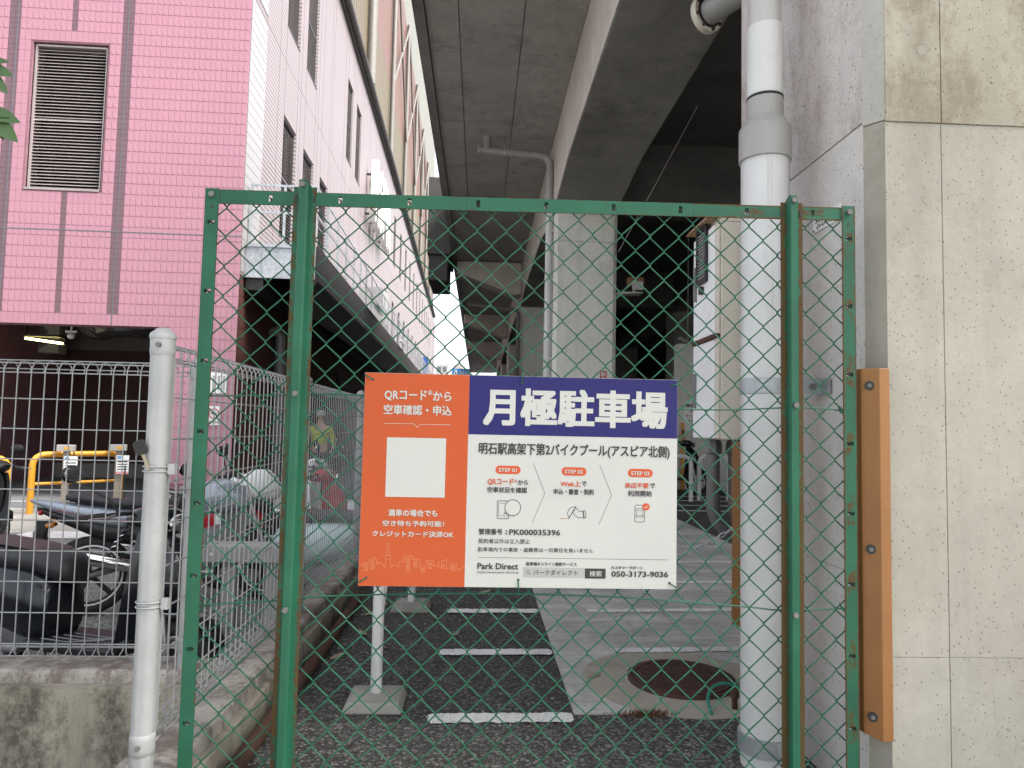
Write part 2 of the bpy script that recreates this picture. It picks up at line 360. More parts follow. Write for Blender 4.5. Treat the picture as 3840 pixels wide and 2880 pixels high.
# concrete slab on the right with its joint, poured in two bays
for (a, b_) in ((.405, 1.168), (1.176, 2.6)):
    bb = MB()
    ys = [2.88, 5.6, 8.4, 11.2, 14.0] if a < 1 else [3.16, 5.6, 8.4, 11.2, 14.0]
    for y0, y1 in zip(ys, ys[1:]): bb.box(a, b_, y0+.004, y1-.004, -.01, .006)
    bb.build('concrete_slab', C_SLAB, kind='structure')
for i, y in enumerate((3.68, 4.47, 5.29, 6.1, 6.9, 7.75)):
    bay_line(.70, 1.165, y, .075, .011, PAINT2, .06, 20+i); bay_line(1.18, 2.4, y+.03, .075, .011, PAINT2, .06, 40+i)
# street markings near the building
for k, (x0, x1, y, w) in enumerate(((-7.7,-7.2,13.9,.10), (-6.4,-5.9,12.7,.10), (-8.6,-7.7,12.6,.09), (-5.6,-4.6,9.05,.55), (-5.0,-3.9,8.35,.12), (-7.4,-6.6,10.55,.10))):
    bay_line(x0, x1, y, w, -.288, paint_mat('lot_paint_%d' % k, .5, (.6,.6,.58), (.2,.195,.18)), .05, 60+k)
# gutter strip and pale road edge beyond the yellow rails
sheet('pale_pavement', -14, -3.2, 9.2, 11.7, -.290, plain('pale_pavement', (.31,.30,.27), .85, 0, .15, 2), -.32)

# coarse loose grit and small stones on the raised ground
st = MB(); rnd = random.Random(5)
for i in range(700):
    y = 2.3+4*rnd.random()**1.7; x = rnd.uniform(-.72, .40) if rnd.random() < .85 else rnd.uniform(.4, 1.1); s = rnd.uniform(.002, .0045) * (1 if rnd.random() < .95 else 1.8)
    a = rnd.uniform(0, 6.28); z = .006
    if x > .4 and y > 2.9: z = .008
    st.loft([[(x+s*cos(a+k*pi/2)*.7, y+s*sin(a+k*pi/2)*.7, z-.004) for k in range(4)], [(x+s*cos(a+k*pi/2+.2), y+s*sin(a+k*pi/2+.2), z+s*.5) for k in range(4)], [(x+s*.4*cos(a+k*pi/2), y+s*.4*sin(a+k*pi/2), z+s) for k in range(4)]], mi=0 if rnd.random() < .8 else 1)
st.build('loose_grit', [plain('grit_dark', (.09,.085,.075), .9), plain('grit_pale', (.26,.245,.22), .9)], kind='stuff')
# fallen dry leaves by the kerb
for i, (x, y, a) in enumerate(((-.62,4.35,.4), (-.56,4.2,1.3), (-.60,3.95,2.2), (-.52,4.05,.1), (-.66,3.55,.9), (-.48,3.72,2.7), (-.57,4.6,1.9), (.07,4.95,.5), (-.1,3.95,1.1), (.55,3.3,.6))):
    b = MB(); L, W = .045, .016
    pts = [(-L,0,.0), (-L*.3,W,.004), (L*.4,W*.8,.008), (L,0,.012), (L*.4,-W*.8,.005), (-L*.3,-W,.002)]
    T = Matrix.Translation((x, y, .008)) @ Matrix.Rotation(a, 4, 'Z')
    b.add([T @ Vector(p) for p in pts] + [T @ Vector((p[0], p[1], p[2]+.0015)) for p in pts], [(0,1,2,3,4,5), (11,10,9,8,7,6)] + [(j, (j+1) % 6, 6+(j+1) % 6, 6+j) for j in range(6)])
    b.build('dry_leaf', DRYL, label='dry curled leaf lying on the raised parking ground', cat='leaf', group='fallen dry leaves')

# ================================================================ low walls
w = thing('low_wall', 'stained mossy concrete wall under the pale mesh fence facing the street', 'wall', (-3, 2.9, -.3))
b = MB(); b.box(-9.0, -.99, 2.79, 3.0, -.34, .105); b.build('wall_body', C_WALL, w)
b = MB(); b.prism([(2.845, .105), (3.01, .105), (3.01, .172), (2.865, .172), (2.855, .160)], 'x', -9.0, -.985); b.build('coping', C_CAP, w)
b = MB(); b.box(-9.0, -.99, 2.80, 2.845, .105, .125); b.build('ledge', C_WALL, w)
w = thing('kerb_wall', 'low concrete kerb wall carrying the pale mesh fence beside the asphalt', 'wall', (-.88, 2, -.3))
yy = [1.62, 3.6, 5.6, 7.6, 9.6, 13, 18, 26]
for a, c in zip(yy, yy[1:]):
    b = MB(); b.box(-.985, -.795, a+.003, c-.003, -.34, .115); b.build('kerb_block', C_WALL, w, bevel=.006)
    b = MB(); b.prism([(-.985, .115), (-.822, .115), (-.826, .165), (-.84, .172), (-.985, .172)], 'y', a+.002, c-.002); b.build('kerb_top', C_CAP, w, bevel=.004)
b = MB(); pts = [(-.742+.006*sin(y*2.1), y, .036) for y in [1.7+.25*i for i in range(13)]]; b.tube(pts, .027, 12)
b.build('rusty_pipe', RUSTP, smooth=40, label='rusty iron pipe lying along the foot of the kerb wall', cat='pipe')
C_CHAMFU = concrete('concrete_chamfer_upper', (.33,.32,.29), (.42,.405,.37), pores=.6, stain=.2, streak=.25, psc=40)
W_PIPE2 = pipe_mat('pvc_pipe_aged', (.46,.455,.44), (.3,.28,.26), .5)
# ================================================================ viaduct
SOF = 5.80
v = thing('railway_viaduct', 'grey concrete railway viaduct deck on girders overhead', 'viaduct', (0, 11, 4.7))
# soffit formwork panels of the left cantilever: three strips between edge and girder
xs = [-.72, -.34, .40, 1.10]; ysf = [1.0, 3.2, 5.1, 7.0, 8.6, 10.6, 12.4, 14.3, 16.1, 18.2, 20.0, 22, 24, 26, 28, 30, 32.5, 35, 38, 42, 46, 52, 60]
gap = .005; rnd = random.Random(3); SOFM = [C_SOFFIT]
for i in range(3):
    for y0, y1 in zip(ysf, ysf[1:]):
        d = rnd.uniform(0, .006); b = MB(); b.box(xs[i]+gap, xs[i+1]-gap, y0+gap, y1-gap, SOF+d, SOF+.06); b.build('soffit_panel', C_SOFFIT, v)
b = MB(); b.box(-.80, 14, .9, 60, SOF+.05, SOF+.42); b.build('deck_slab', C_DARKG, v)
b = MB(); b.prism([(-.80, SOF-.03), (-.725, SOF-.03), (-.725, SOF+.2), (-.80, SOF+.2)], 'y', .9, 19.0); b.prism([(-.80, SOF-.03), (-.725, SOF-.03), (-.725, SOF+.2), (-.80, SOF+.2)], 'y', 19.1, 60); b.build('drip_edge', C_DARKG, v)
b = MB(); b.box(-.86, -.805, .9, 18.9, SOF+.02, SOF+1.5); b.box(-.86, -.805, 18.95, 60, SOF+.02, SOF+1.5); b.build('parapet', C_DARKG, v)
b = MB(); b.box(-1.50, -.87, 18.8, 21.0, 5.75, 7.85); b.box(-1.46, -.95, 18.9, 20.9, 5.05, 5.75); b.build('parapet_block', C_SHADE, v, bevel=.02)
COLY = [(2.07, 3.14), (11.0, 12.0), (20.2, 21.2), (29.4, 30.4), (38.6, 39.6)]
# girders with haunches down to the columns
def girder(x0, x1, parent, mats):
    edges = [(-6.2, -5.2)] + COLY + [(48, 49)]
    for (a0, a1), (b0, b1) in zip(edges, edges[1:]):
        L = [(a1, 4.62), (a1+1.7, 4.80), (a1+1.7+.02, 4.80), (b0-1.72, 4.80), (b0-1.7, 4.80), (b0, 4.62)]
        poly = L + [(b0, SOF+.03), (a1, SOF+.03)]
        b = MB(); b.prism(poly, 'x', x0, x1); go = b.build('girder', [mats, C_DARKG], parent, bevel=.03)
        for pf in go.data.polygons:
            if pf.normal.z < -.5: pf.material_index = 1  # undersides get the darker concrete: their shade is put into the colour
    for a, c in COLY:
        b = MB(); b.box(x0+.002, x1-.002, a, c, 4.62, SOF+.03); b.build('girder_node', mats, parent)
girder(1.10, 2.12, v, C_GIRD); girder(5.6, 6.6, v, C_SHADE); girder(10.4, 11.4, v, C_SHADE)
# cross beams at the column rows and secondary slabs between the girders
for a, c in COLY[0:5]:
    b = MB(); b.box(2.13, 5.59, a+.15, c-.15, 4.75, SOF+.04); b.box(6.61, 10.39, a+.15, c-.15, 4.75, SOF+.04); b.build('cross_beam', C_SHADE, v)
b = MB(); b.box(2.13, 13.9, 1.0, 59, SOF-.02, SOF+.045); b.build('inner_soffit', C_SHADE, v)
for a, c in COLY[2:]:
    poly = [(-.72, SOF-.03), (1.095, SOF-.03), (1.095, SOF-.92), (.9, SOF-.95), (-.55, SOF-.42), (-.72, SOF-.42)]
    b = MB(); b.prism(poly, 'y', a-.6, a+.1); b.build('cantilever_bracket', C_GIRD, v, bevel=.03)
# columns (far ones); the near pillar is built in detail below
CL = 'concrete columns under the viaduct'
def column(x0, x1, a, c, lab, m, ch=.06):
    t = thing('concrete_column', lab, 'column', ((x0+x1)/2, (a+c)/2, 0), group=CL)
    def oct_(e=0): return [(x0+ch-e, a-e), (x1-ch+e, a-e), (x1+e, a+ch-e), (x1+e, c-ch+e), (x1-ch+e, c+e), (x0+ch-e, c+e), (x0-e, c-ch+e), (x0-e, a+ch-e)]
    b = MB(); b.prism(oct_(), 'z', 0, 4.10); b.build('shaft', m, t)
    b = MB(); b.prism(oct_(.006), 'z', 4.105, 4.62); b.build('capital', m, t)
    return t
for i, (a, c) in enumerate(COLY[1:]):
    column(1.12, 2.12, a, c, ['pale concrete column with the white drainpipe beside it', 'concrete column standing second behind the near pillar', 'distant concrete column, third in the row behind the near pillar', 'farthest concrete column in the row with the white drainpipe'][i], C_COL)
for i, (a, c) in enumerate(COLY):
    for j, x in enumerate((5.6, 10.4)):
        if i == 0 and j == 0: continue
        column(x, x+1.0, a, c, 'dim concrete column deep inside the viaduct shade', C_SHADE if j else C_DARKG)
# added closing walls that darken the far interior
b = MB(); b.box(13.6, 13.95, .9, 59, 0, SOF-.03); b.build('darkening_side_wall', C_SHADE, label='added concrete wall darkening the far side under the viaduct', cat='wall')
b = MB(); b.box(2.3, 8.6, 46, 46.4, 0, 4.6); b.box(8.6, 10.3, 46, 46.4, 3.3, 4.6); b.box(10.3, 13.5, 46, 46.4, 0, 4.6); b.box(2.3, 13.5, 46.02, 46.38, 4.6, 5.6); b.build('darkening_end_wall', C_SHADE, label='added concrete wall darkening the far end, with an opening to greenery', cat='wall')

# ================================================================ near pillar
p = thing('concrete_pillar', 'large weathered concrete pillar with chamfered corner right beside the green mesh panel', 'pillar', (1.9, 2.6, 0))
XJ = 1.392
b = MB(); b.prism([(1.182, 2.115), (1.212, 2.068), (XJ-.004, 2.068), (XJ-.004, 2.6), (1.182, 2.6)], 'z', -.3, .485)
def panel(x0, x1, y0, y1, z0, z1, m, nm='form_panel', bev=.0012):
    b = MB(); b.box(x0, x1, y0, y1, z0, z1); return b.build(nm, m, p, bevel=bev)
# core sits behind the cast faces
b = MB(); b.box(1.1815, 2.99, 2.118, 3.12, -.3, 4.62); b.box(1.2165, 2.99, 2.0645, 2.13, -.3, 4.62); b.build('core', C_PILLAR, p)
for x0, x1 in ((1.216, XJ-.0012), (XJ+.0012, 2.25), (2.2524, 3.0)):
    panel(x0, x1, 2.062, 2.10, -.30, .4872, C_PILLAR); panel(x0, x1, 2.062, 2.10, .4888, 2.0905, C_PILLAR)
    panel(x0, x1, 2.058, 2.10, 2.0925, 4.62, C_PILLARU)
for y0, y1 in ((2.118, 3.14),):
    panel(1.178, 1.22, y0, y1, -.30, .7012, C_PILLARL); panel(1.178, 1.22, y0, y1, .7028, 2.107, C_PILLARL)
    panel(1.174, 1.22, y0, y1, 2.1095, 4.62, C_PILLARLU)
for z0, z1, e, m in ((-.3, 2.094, 0, C_CHAMF), (2.0975, 4.62, .003, C_CHAMFU)):
    b = MB(); b.prism([(1.1785-e, 2.1165), (1.2155, 2.0625-e), (1.2155, 2.1165)], 'z', z0, z1); b.build('chamfer', m, p)
panel(1.178, 3.0, 3.12, 3.145, -.3, 4.62, C_PILLARL)
# round form-tie plugs, flush patches
for x, z, r in ((1.333, 2.32, .018), (1.345, 1.853, .017), (1.333+.62, 2.32, .018), (1.345+.62, 1.853, .017)):
    yf = 2.0612 if z < 2.1 else 2.0572
    b = MB(); b.lathe([(0, yf), (r*.86, yf), (r*.9, yf+.004), (r, yf+.004), (r, 2.08)], (x, 0, z), 'y', 20); b.build('tie_plug', C_PILLAR, p, smooth=40)
# corner guards
def guard(name_lab, x, y, z0, z1, rz, flip=1):
    t = thing('corner_guard', name_lab, 'corner guard', (x, y, z0), rz, group='orange corner guards on the pillar')
    prof = [(-.048, .028), (-.030, -.004), (.018, -.022), (.046, -.006), (.048, .012), (.040, .012), (.036, .0), (.016, -.012), (-.022, .006), (-.038, .034)]
    prof = [(a*1.0, b) for a, b in prof]
    H = z1-z0; b = MB(); nn = 14
    rings = [[(q[0], q[1], H*i/nn + (.012 if (i == 0 and q[0] < -.02) else 0)) for q in prof] for i in range(nn+1)]
    b.loft(rings); b.build('guard_strip', ORANGEG, t, world=False, bevel=.002)
    for f in (.06, .505, .952):
        b = MB(); c = (-.008, -.0125, H*f); b.lathe([(0, -.0135), (.0135, -.0135), (.0135, -.009), (0, -.009)], (c[0], 0, c[2]), 'y', 18); h = b.build('bolt_recess', BLACKP, t, world=False)
        h.location = (0, -.0035, 0)
        b = MB(); b.cyl((c[0], -.0205, c[2]), (c[0], -.0155, c[2]), .0065, n=6); b.build('bolt', BOLT, t, world=False)
    return t
guard('orange corner guard strip bolted to the chamfer of the near pillar', 1.158, 2.047, .265, 1.330, radians(-22))
guard('orange corner guard on the rear edge of the pillar under the cabinet', 1.188, 3.135, .275, 1.095, radians(20))
# number plate stuck on the pillar's side
t = thing('number_plate_tag', 'small white plastic tag with black lettering on the pillar side', 'tag', (1.1765, 2.345, 1.87))
b = MB(); b.box(1.1735, 1.1765, 2.246, 2.443, 1.846, 1.897); b.build('plate', WHITEP, t, bevel=.001)
TAGTXT = True
for y in (2.254, 2.434):
    b = MB(); b.cyl((1.1705, y, 1.852), (1.1735, y, 1.852), .004, n=8); b.build('screw', BOLT, t)

# ================================================================ near drain pipe
t = thing('drain_pipe', 'thick white plastic drainpipe with grey coupling standing behind the green mesh', 'pipe', (1.004, 2.46, 0))
cx, cy = 1.006, 2.46
b = MB(); b.lathe([(.083, .0), (.083, 2.13), (.079, 2.135)], (cx, cy, 0), 'z', 36); b.build('lower_pipe', W_PIPE, t, smooth=40)
b = MB(); b.lathe([(.080, 2.105), (.0905, 2.108), (.0905, 2.222), (.087, 2.229), (.066, 2.262), (.064, 2.268)], (cx, cy, 0), 'z', 36); b.build('coupling', G_PIPE, t, smooth=40)
b = MB(); b.lathe([(.060, 2.262), (.0635, 2.266), (.0635, 2.345), (.060, 2.347)], (cx, cy, 0), 'z', 36); b.build('reducer_neck', G_PIPE, t, smooth=40)
b = MB(); b.lathe([(.058, 2.343), (.0635, 2.344), (.0635, 2.603), (.058, 2.606)], (cx, cy, 0), 'z', 36); b.build('sleeve', W_PIPE, t, smooth=40)
b = MB(); b.lathe([(.058, 2.333), (.0645, 2.334), (.0645, 2.343), (.058, 2.344)], (cx, cy, 0), 'z', 32); b.build('seal', RUBBER, t, smooth=40)
b = MB(); b.lathe([(.057, 2.602), (.057, 4.9), (.05, 4.9)], (cx, cy, 0), 'z', 32); b.build('upper_pipe', W_PIPE2, t, smooth=40)
b = MB(); b.lathe([(.083, 1.268), (.0865, 1.27), (.0865, 1.322), (.083, 1.324)], (cx, cy, 0), 'z', 36)
b.box(cx+.07, 1.178, cy-.088, cy-.083, 1.27, 1.322); b.box(1.165, 1.172, cy-.14, cy-.05, 1.27, 1.322); b.build('bracket_band', GALV, t, smooth=40)
b = MB(); b.cyl((1.135, cy-.098, 1.296), (1.135, cy-.088, 1.296), .011, n=6); b.build('band_bolt', BOLT, t)
b = MB(); b.lathe([(.083, .052), (.092, .054), (.092, .112), (.083, .114)], (cx, cy, 0), 'z', 36); b.build('foot_collar', GALV, t, smooth=40)

# ================================================================ electrical cabinet on the back of the pillar
t = thing('electrical_cabinet', 'tall white electrical cabinet with rusty roof mounted behind the pillar', 'cabinet', (1.2, 3.3, 1.1))
b = MB(); b.box(1.082, 1.40, 3.148, 3.515, 1.10, 2.10); b.build('case', CABB, t, bevel=.008)
b = MB(); b.box(1.068, 1.0815, 3.20, 3.512, 1.585, 2.095); b.build('upper_door', CABW, t, bevel=.004)
b = MB(); b.box(1.068, 1.0815, 3.20, 3.512, 1.105, 1.560); b.build('lower_door', CABW, t, bevel=.004)
b = MB(); b.box(1.060, 1.0815, 3.15, 3.514, 1.562, 1.583); b.build('door_rail', RUSTP, t, bevel=.002)
b = MB(); b.box(1.070, 1.0815, 3.150, 3.196, 1.105, 2.095); b.build('jamb', CABB, t, bevel=.003)
b = MB(); b.prism([(1.03, 2.125), (1.42, 2.125), (1.42, 2.185), (1.06, 2.16)], 'y', 3.148, 3.53); b.build('roof', CABR, t, bevel=.004)
b = MB(); b.box(1.085, 1.40, 3.15, 3.51, 2.10, 2.125); b.build('roof_neck', CABB, t)
lv = MB(); lv.box(1.054, 1.068, 3.283, 3.300, 1.85, 2.135-.01); lv.box(1.054, 1.068, 3.418, 3.435, 1.85, 2.125); lv.box(1.054, 1.068, 3.30, 3.418, 1.85, 1.872); lv.box(1.054, 1.068, 3.30, 3.418, 2.105, 2.125); lo = lv.build('vent', BLACKP, t)
for i in range(14):
    z = 1.876+i*.0162; b = MB(); b.box(1.058, 1.067, 3.301, 3.417, z, z+.009); b.build('vent_slat', GREYP, lo)
b = MB(); b.box(1.052, 1.068, 3.345, 3.385, 1.80, 1.835); b.build('latch', BLACKP, t, bevel=.002)
b = MB(); b.box(1.054, 1.068, 3.455, 3.475, 1.78, 1.95); b.build('hinge', GREYP, t, bevel=.003)
b = MB(); b.box(1.054, 1.068, 3.455, 3.475, 1.25, 1.42); b.build('hinge', GREYP, t, bevel=.003)
for k, x in enumerate((1.12, 1.225)):
    b = MB(); yb = 3.36
    pts = [(x, yb, 1.10), (x, yb, .92), (x, yb, .80)] + [(x+.16-.16*cos(a), yb+.02*sin(a), .80-.16*sin(a)) for a in [radians(12*i) for i in range(1, 8)]] + [(x+.24, yb+.02, .63)]
    b.tube(pts, .031, 14); cd = b.build('conduit', G_PIPED, t, smooth=50)
    b = MB(); b.lathe([(.034, 1.03), (.044, 1.035), (.044, 1.075), (.036, 1.10)], (x, yb, 0), 'z', 8); b.build('gland', G_PIPED, cd, smooth=20)

# ================================================================ overhead flanged pipe under the girder
t = thing('overhead_pipe', 'large grey pipe with bolted flange running under the girder overhead', 'pipe', (1.75, 3, 4.4))
A = Vector((1.67, 5.20, 4.34)); B = Vector((2.75, 3.16, 4.34)); d = (B-A).normalized()
b = MB(); b.cyl(A-d*.02, B, .095, n=28); b.build('pipe_run', G_PIPE, t, smooth=40)
b = MB(); b.cyl(A+d*.45, A+d*.50, .099, n=28); b.build('joint_ring', G_PIPE, t, smooth=40)
fl = MB(); fl.cyl(A-d*.025, A+d*.025, .142, n=32); f_o = fl.build('flange', CABB, t, smooth=40)
b = MB(); b.cyl(A+d*.022, A+d*.035, .112, n=28); b.build('gasket', RUBBER, f_o, smooth=40)
uu = d.cross(Vector((0,0,1))).normalized(); ww = d.cross(uu)
for k in range(8):
    c = A + (uu*cos(k*pi/4+.3)+ww*sin(k*pi/4+.3))*.126; b = MB(); b.cyl(c+d*.02, c+d*.045, .012, n=6); b.build('flange_bolt', RUSTP, f_o)
for yh in (3.6, 4.6):
    q = A + d*((A.y-yh)/abs(d.y)); b = MB(); b.tube([(q.x-.1, q.y, 4.80), (q.x-.1, q.y, q.z)]+[(q.x-.1*cos(a), q.y, q.z-.1*sin(a)) for a in (pi/4, pi/2, 3*pi/4)]+[(q.x+.1, q.y, q.z), (q.x+.1, q.y, 4.80)], .008, 6); b.build('hanger', GALV, t)

# ================================================================ far drain pipe on the column
t = thing('drain_pipe', 'long slim white drainpipe running down the column from a grey pipe under the deck', 'pipe', (1.04, 11.1, 0))
b = MB(); b.cyl((1.045, 11.15, 0), (1.045, 11.15, 4.62), .057, n=20); b.build('downpipe', W_PIPE, t, smooth=40)
for z in (1.3, 2.25, 3.5, 4.3):
    b = MB(); b.lathe([(.058, z-.03), (.064, z-.03), (.064, z+.03), (.058, z+.03)], (1.045, 11.15, 0), 'z', 20); b.box(1.045, 1.125, 11.10, 11.12, z-.02, z+.02); b.build('clip', W_PIPE, t)
b = MB(); b.tube([(1.045, 11.15, 4.60), (1.045, 11.15, 5.36)] + [(1.045-.16+.16*cos(a), 11.15, 5.36+.16*sin(a)) for a in (.4, .8, 1.2)] + [(.85, 11.15, 5.525), (-.10, 11.15, 5.58)], .06, 16); b.build('pipe_arm', G_PIPE, t, smooth=40)
b = MB(); b.cyl((-.09, 11.15, 5.58), (-.13, 11.15, 5.582), .085, n=20); b.build('end_flange', G_PIPE, t, smooth=40)
b = MB(); b.cyl((.02, 11.15, 5.57), (.02, 11.15, 5.80), .062, n=16); b.build('inlet', G_PIPE, t, smooth=40)
for x in (.30, .80):
    b = MB(); b.cyl((x, 11.15, 5.54), (x, 11.15, 5.80), .006, n=6); b.lathe([(.061, x-.015), (.066, x-.015), (.066, x+.015), (.061, x+.015)], (0, 11.15, 5.552), 'x', 16); b.build('hanger', GALV, t)
t = thing('drain_pipe', 'dark drainpipe bent under the deck at the second column', 'pipe', (1.04, 20.3, 0))
b = MB(); b.tube([(1.04, 20.05, 0), (1.04, 20.05, 4.4), (1.0, 20.05, 4.5), (-.4, 20.05, 4.62)], .06, 12); b.build('downpipe', G_PIPED, t, smooth=40)
# thin slack wire under the deck
b = MB(); b.tube([(2.9, 9.4, 5.62), (2.5, 10.1, 4.75), (2.13, 10.95, 3.95)], .006, 5); b.build('slack_wire', LTGREY, label='thin pale wire slanting down under the dark deck', cat='wire')
# ================================================================ sign data (metres from the sign's top left corner)
TEXTS = [
    ('QRコード', 0.0570, 0.1770, 0.0500, 0.0770, 'w', 1),
    ('®', 0.1800, 0.1930, 0.0470, 0.0610, 'w', 0),
    ('から', 0.1950, 0.2480, 0.0500, 0.0770, 'w', 1),
    ('空車確認・申込', 0.0560, 0.2490, 0.0920, 0.1170, 'w', 1),
    ('満車の場合でも', 0.0780, 0.2170, 0.3880, 0.4050, 'w', 1),
    ('空き待ち予約可能！', 0.0630, 0.2370, 0.4190, 0.4330, 'w', 1),
    ('クレジットカード決済OK', 0.0350, 0.2640, 0.4480, 0.4630, 'w', 1),
    ('月極駐車場', 0.3400, 0.8760, 0.0390, 0.1400, 'w', 2),
    ('明石駅高架下第2バイクプール(アスピア北側)', 0.3300, 0.8830, 0.1950, 0.2290, 'k', 1),
    ('STEP 01', 0.3880, 0.4400, 0.2650, 0.2760, 'w', 1),
    ('STEP 02', 0.5780, 0.6310, 0.2660, 0.2770, 'w', 1),
    ('STEP 03', 0.7700, 0.8240, 0.2670, 0.2790, 'w', 1),
    ('QRコード', 0.3570, 0.4320, 0.2960, 0.3130, 'o', 1),
    ('®', 0.4340, 0.4420, 0.2970, 0.3060, 'o', 0),
    ('から', 0.4440, 0.4730, 0.2980, 0.3120, 'k', 1),
    ('空車状況を確認', 0.3570, 0.4710, 0.3200, 0.3340, 'k', 1),
    ('Web上', 0.5670, 0.6250, 0.2980, 0.3140, 'o', 1),
    ('で', 0.6270, 0.6420, 0.2990, 0.3130, 'k', 1),
    ('申込・審査・契約', 0.5470, 0.6630, 0.3220, 0.3360, 'k', 1),
    ('来店不要', 0.7530, 0.8220, 0.3000, 0.3160, 'o', 1),
    ('で', 0.8250, 0.8410, 0.3010, 0.3150, 'k', 1),
    ('利用開始', 0.7620, 0.8320, 0.3220, 0.3390, 'k', 1),
    ('管理番号', 0.3350, 0.4030, 0.4370, 0.4540, 'k', 1),
    (':', 0.4110, 0.4170, 0.4420, 0.4520, 'k', 1),
    ('PK000035396', 0.4220, 0.5680, 0.4390, 0.4530, 'k', 1),
    ('契約者以外は立入禁止', 0.3350, 0.4820, 0.4660, 0.4780, 'k', 0),
    ('駐車場内での事故・盗難等は一切責任を負いません', 0.3340, 0.6640, 0.4900, 0.5010, 'k', 0),
    ('Park Direct', 0.3340, 0.4500, 0.5350, 0.5500, 'k', 1),
    ('https://www.park-direct.jp', 0.3340, 0.4520, 0.5570, 0.5630, 'k', 0),
    ('駐車場オンライン契約サービス', 0.4720, 0.6170, 0.5300, 0.5390, 'k', 1),
    ('パークダイレクト', 0.4930, 0.6200, 0.5520, 0.5650, 'k', 0),
    ('検索', 0.6540, 0.6890, 0.5520, 0.5680, 'w', 0),
    ('カスタマーサポート', 0.7160, 0.8070, 0.5380, 0.5460, 'k', 1),
    ('050-3173-9036', 0.7170, 0.8810, 0.5530, 0.5670, 'k', 1),
]
RULE = [(0.057, 0.145), (0.143, 0.144), (0.153, 0.154), (0.161, 0.145), (0.247, 0.145)]
SKY = [(0.002, 0.54), (0.013, 0.546), (0.014, 0.538), (0.029, 0.538), (0.03, 0.527), (0.04, 0.527), (0.04, 0.523), (0.046, 0.523), (0.046, 0.527), (0.05, 0.527), (0.049, 0.54), (0.054, 0.538), (0.059, 0.536), (0.067, 0.54), (0.069, 0.545), (0.071, 0.545), (0.073, 0.549), (0.077, 0.527), (0.074, 0.527), (0.074, 0.516), (0.089, 0.516), (0.089, 0.526), (0.077, 0.527), (0.087, 0.526), (0.091, 0.552), (0.094, 0.545), (0.102, 0.541), (0.112, 0.548), (0.112, 0.534), (0.126, 0.533), (0.126, 0.517), (0.15, 0.517), (0.15, 0.526), (0.171, 0.526), (0.171, 0.549), (0.18, 0.544), (0.188, 0.548), (0.189, 0.529), (0.21, 0.529), (0.21, 0.545), (0.217, 0.542), (0.225, 0.547), (0.225, 0.534), (0.246, 0.525), (0.247, 0.553), (0.252, 0.548), (0.257, 0.553), (0.257, 0.535), (0.275, 0.535), (0.276, 0.553), (0.285, 0.553), (0.286, 0.55), (0.295, 0.546), (0.296, 0.539), (0.298, 0.538)]
TOWER = [(0.078, 0.516), (0.079, 0.5), (0.077, 0.5), (0.077, 0.493), (0.08, 0.493), (0.08, 0.482), (0.083, 0.482), (0.083, 0.493), (0.086, 0.493), (0.086, 0.5), (0.084, 0.5), (0.086, 0.516)]
WINS = [(0.018, 0.543), (0.019, 0.55), (0.019, 0.557), (0.025, 0.543), (0.025, 0.55), (0.025, 0.557), (0.035, 0.533), (0.035, 0.54), (0.036, 0.546), (0.036, 0.553), (0.041, 0.533), (0.042, 0.54), (0.042, 0.546), (0.042, 0.553), (0.134, 0.524), (0.135, 0.53), (0.135, 0.537), (0.135, 0.544), (0.135, 0.55), (0.135, 0.557), (0.141, 0.524), (0.141, 0.53), (0.141, 0.537), (0.141, 0.543), (0.141, 0.55), (0.142, 0.557), (0.156, 0.533), (0.156, 0.539), (0.156, 0.546), (0.162, 0.532), (0.162, 0.539), (0.163, 0.546), (0.177, 0.553), (0.177, 0.56), (0.183, 0.553), (0.184, 0.56), (0.196, 0.536), (0.196, 0.542), (0.196, 0.549), (0.202, 0.536), (0.202, 0.542), (0.203, 0.549), (0.233, 0.542), (0.233, 0.548), (0.239, 0.541), (0.239, 0.548), (0.263, 0.542), (0.263, 0.548), (0.263, 0.555), (0.269, 0.542), (0.269, 0.548), (0.269, 0.555)]
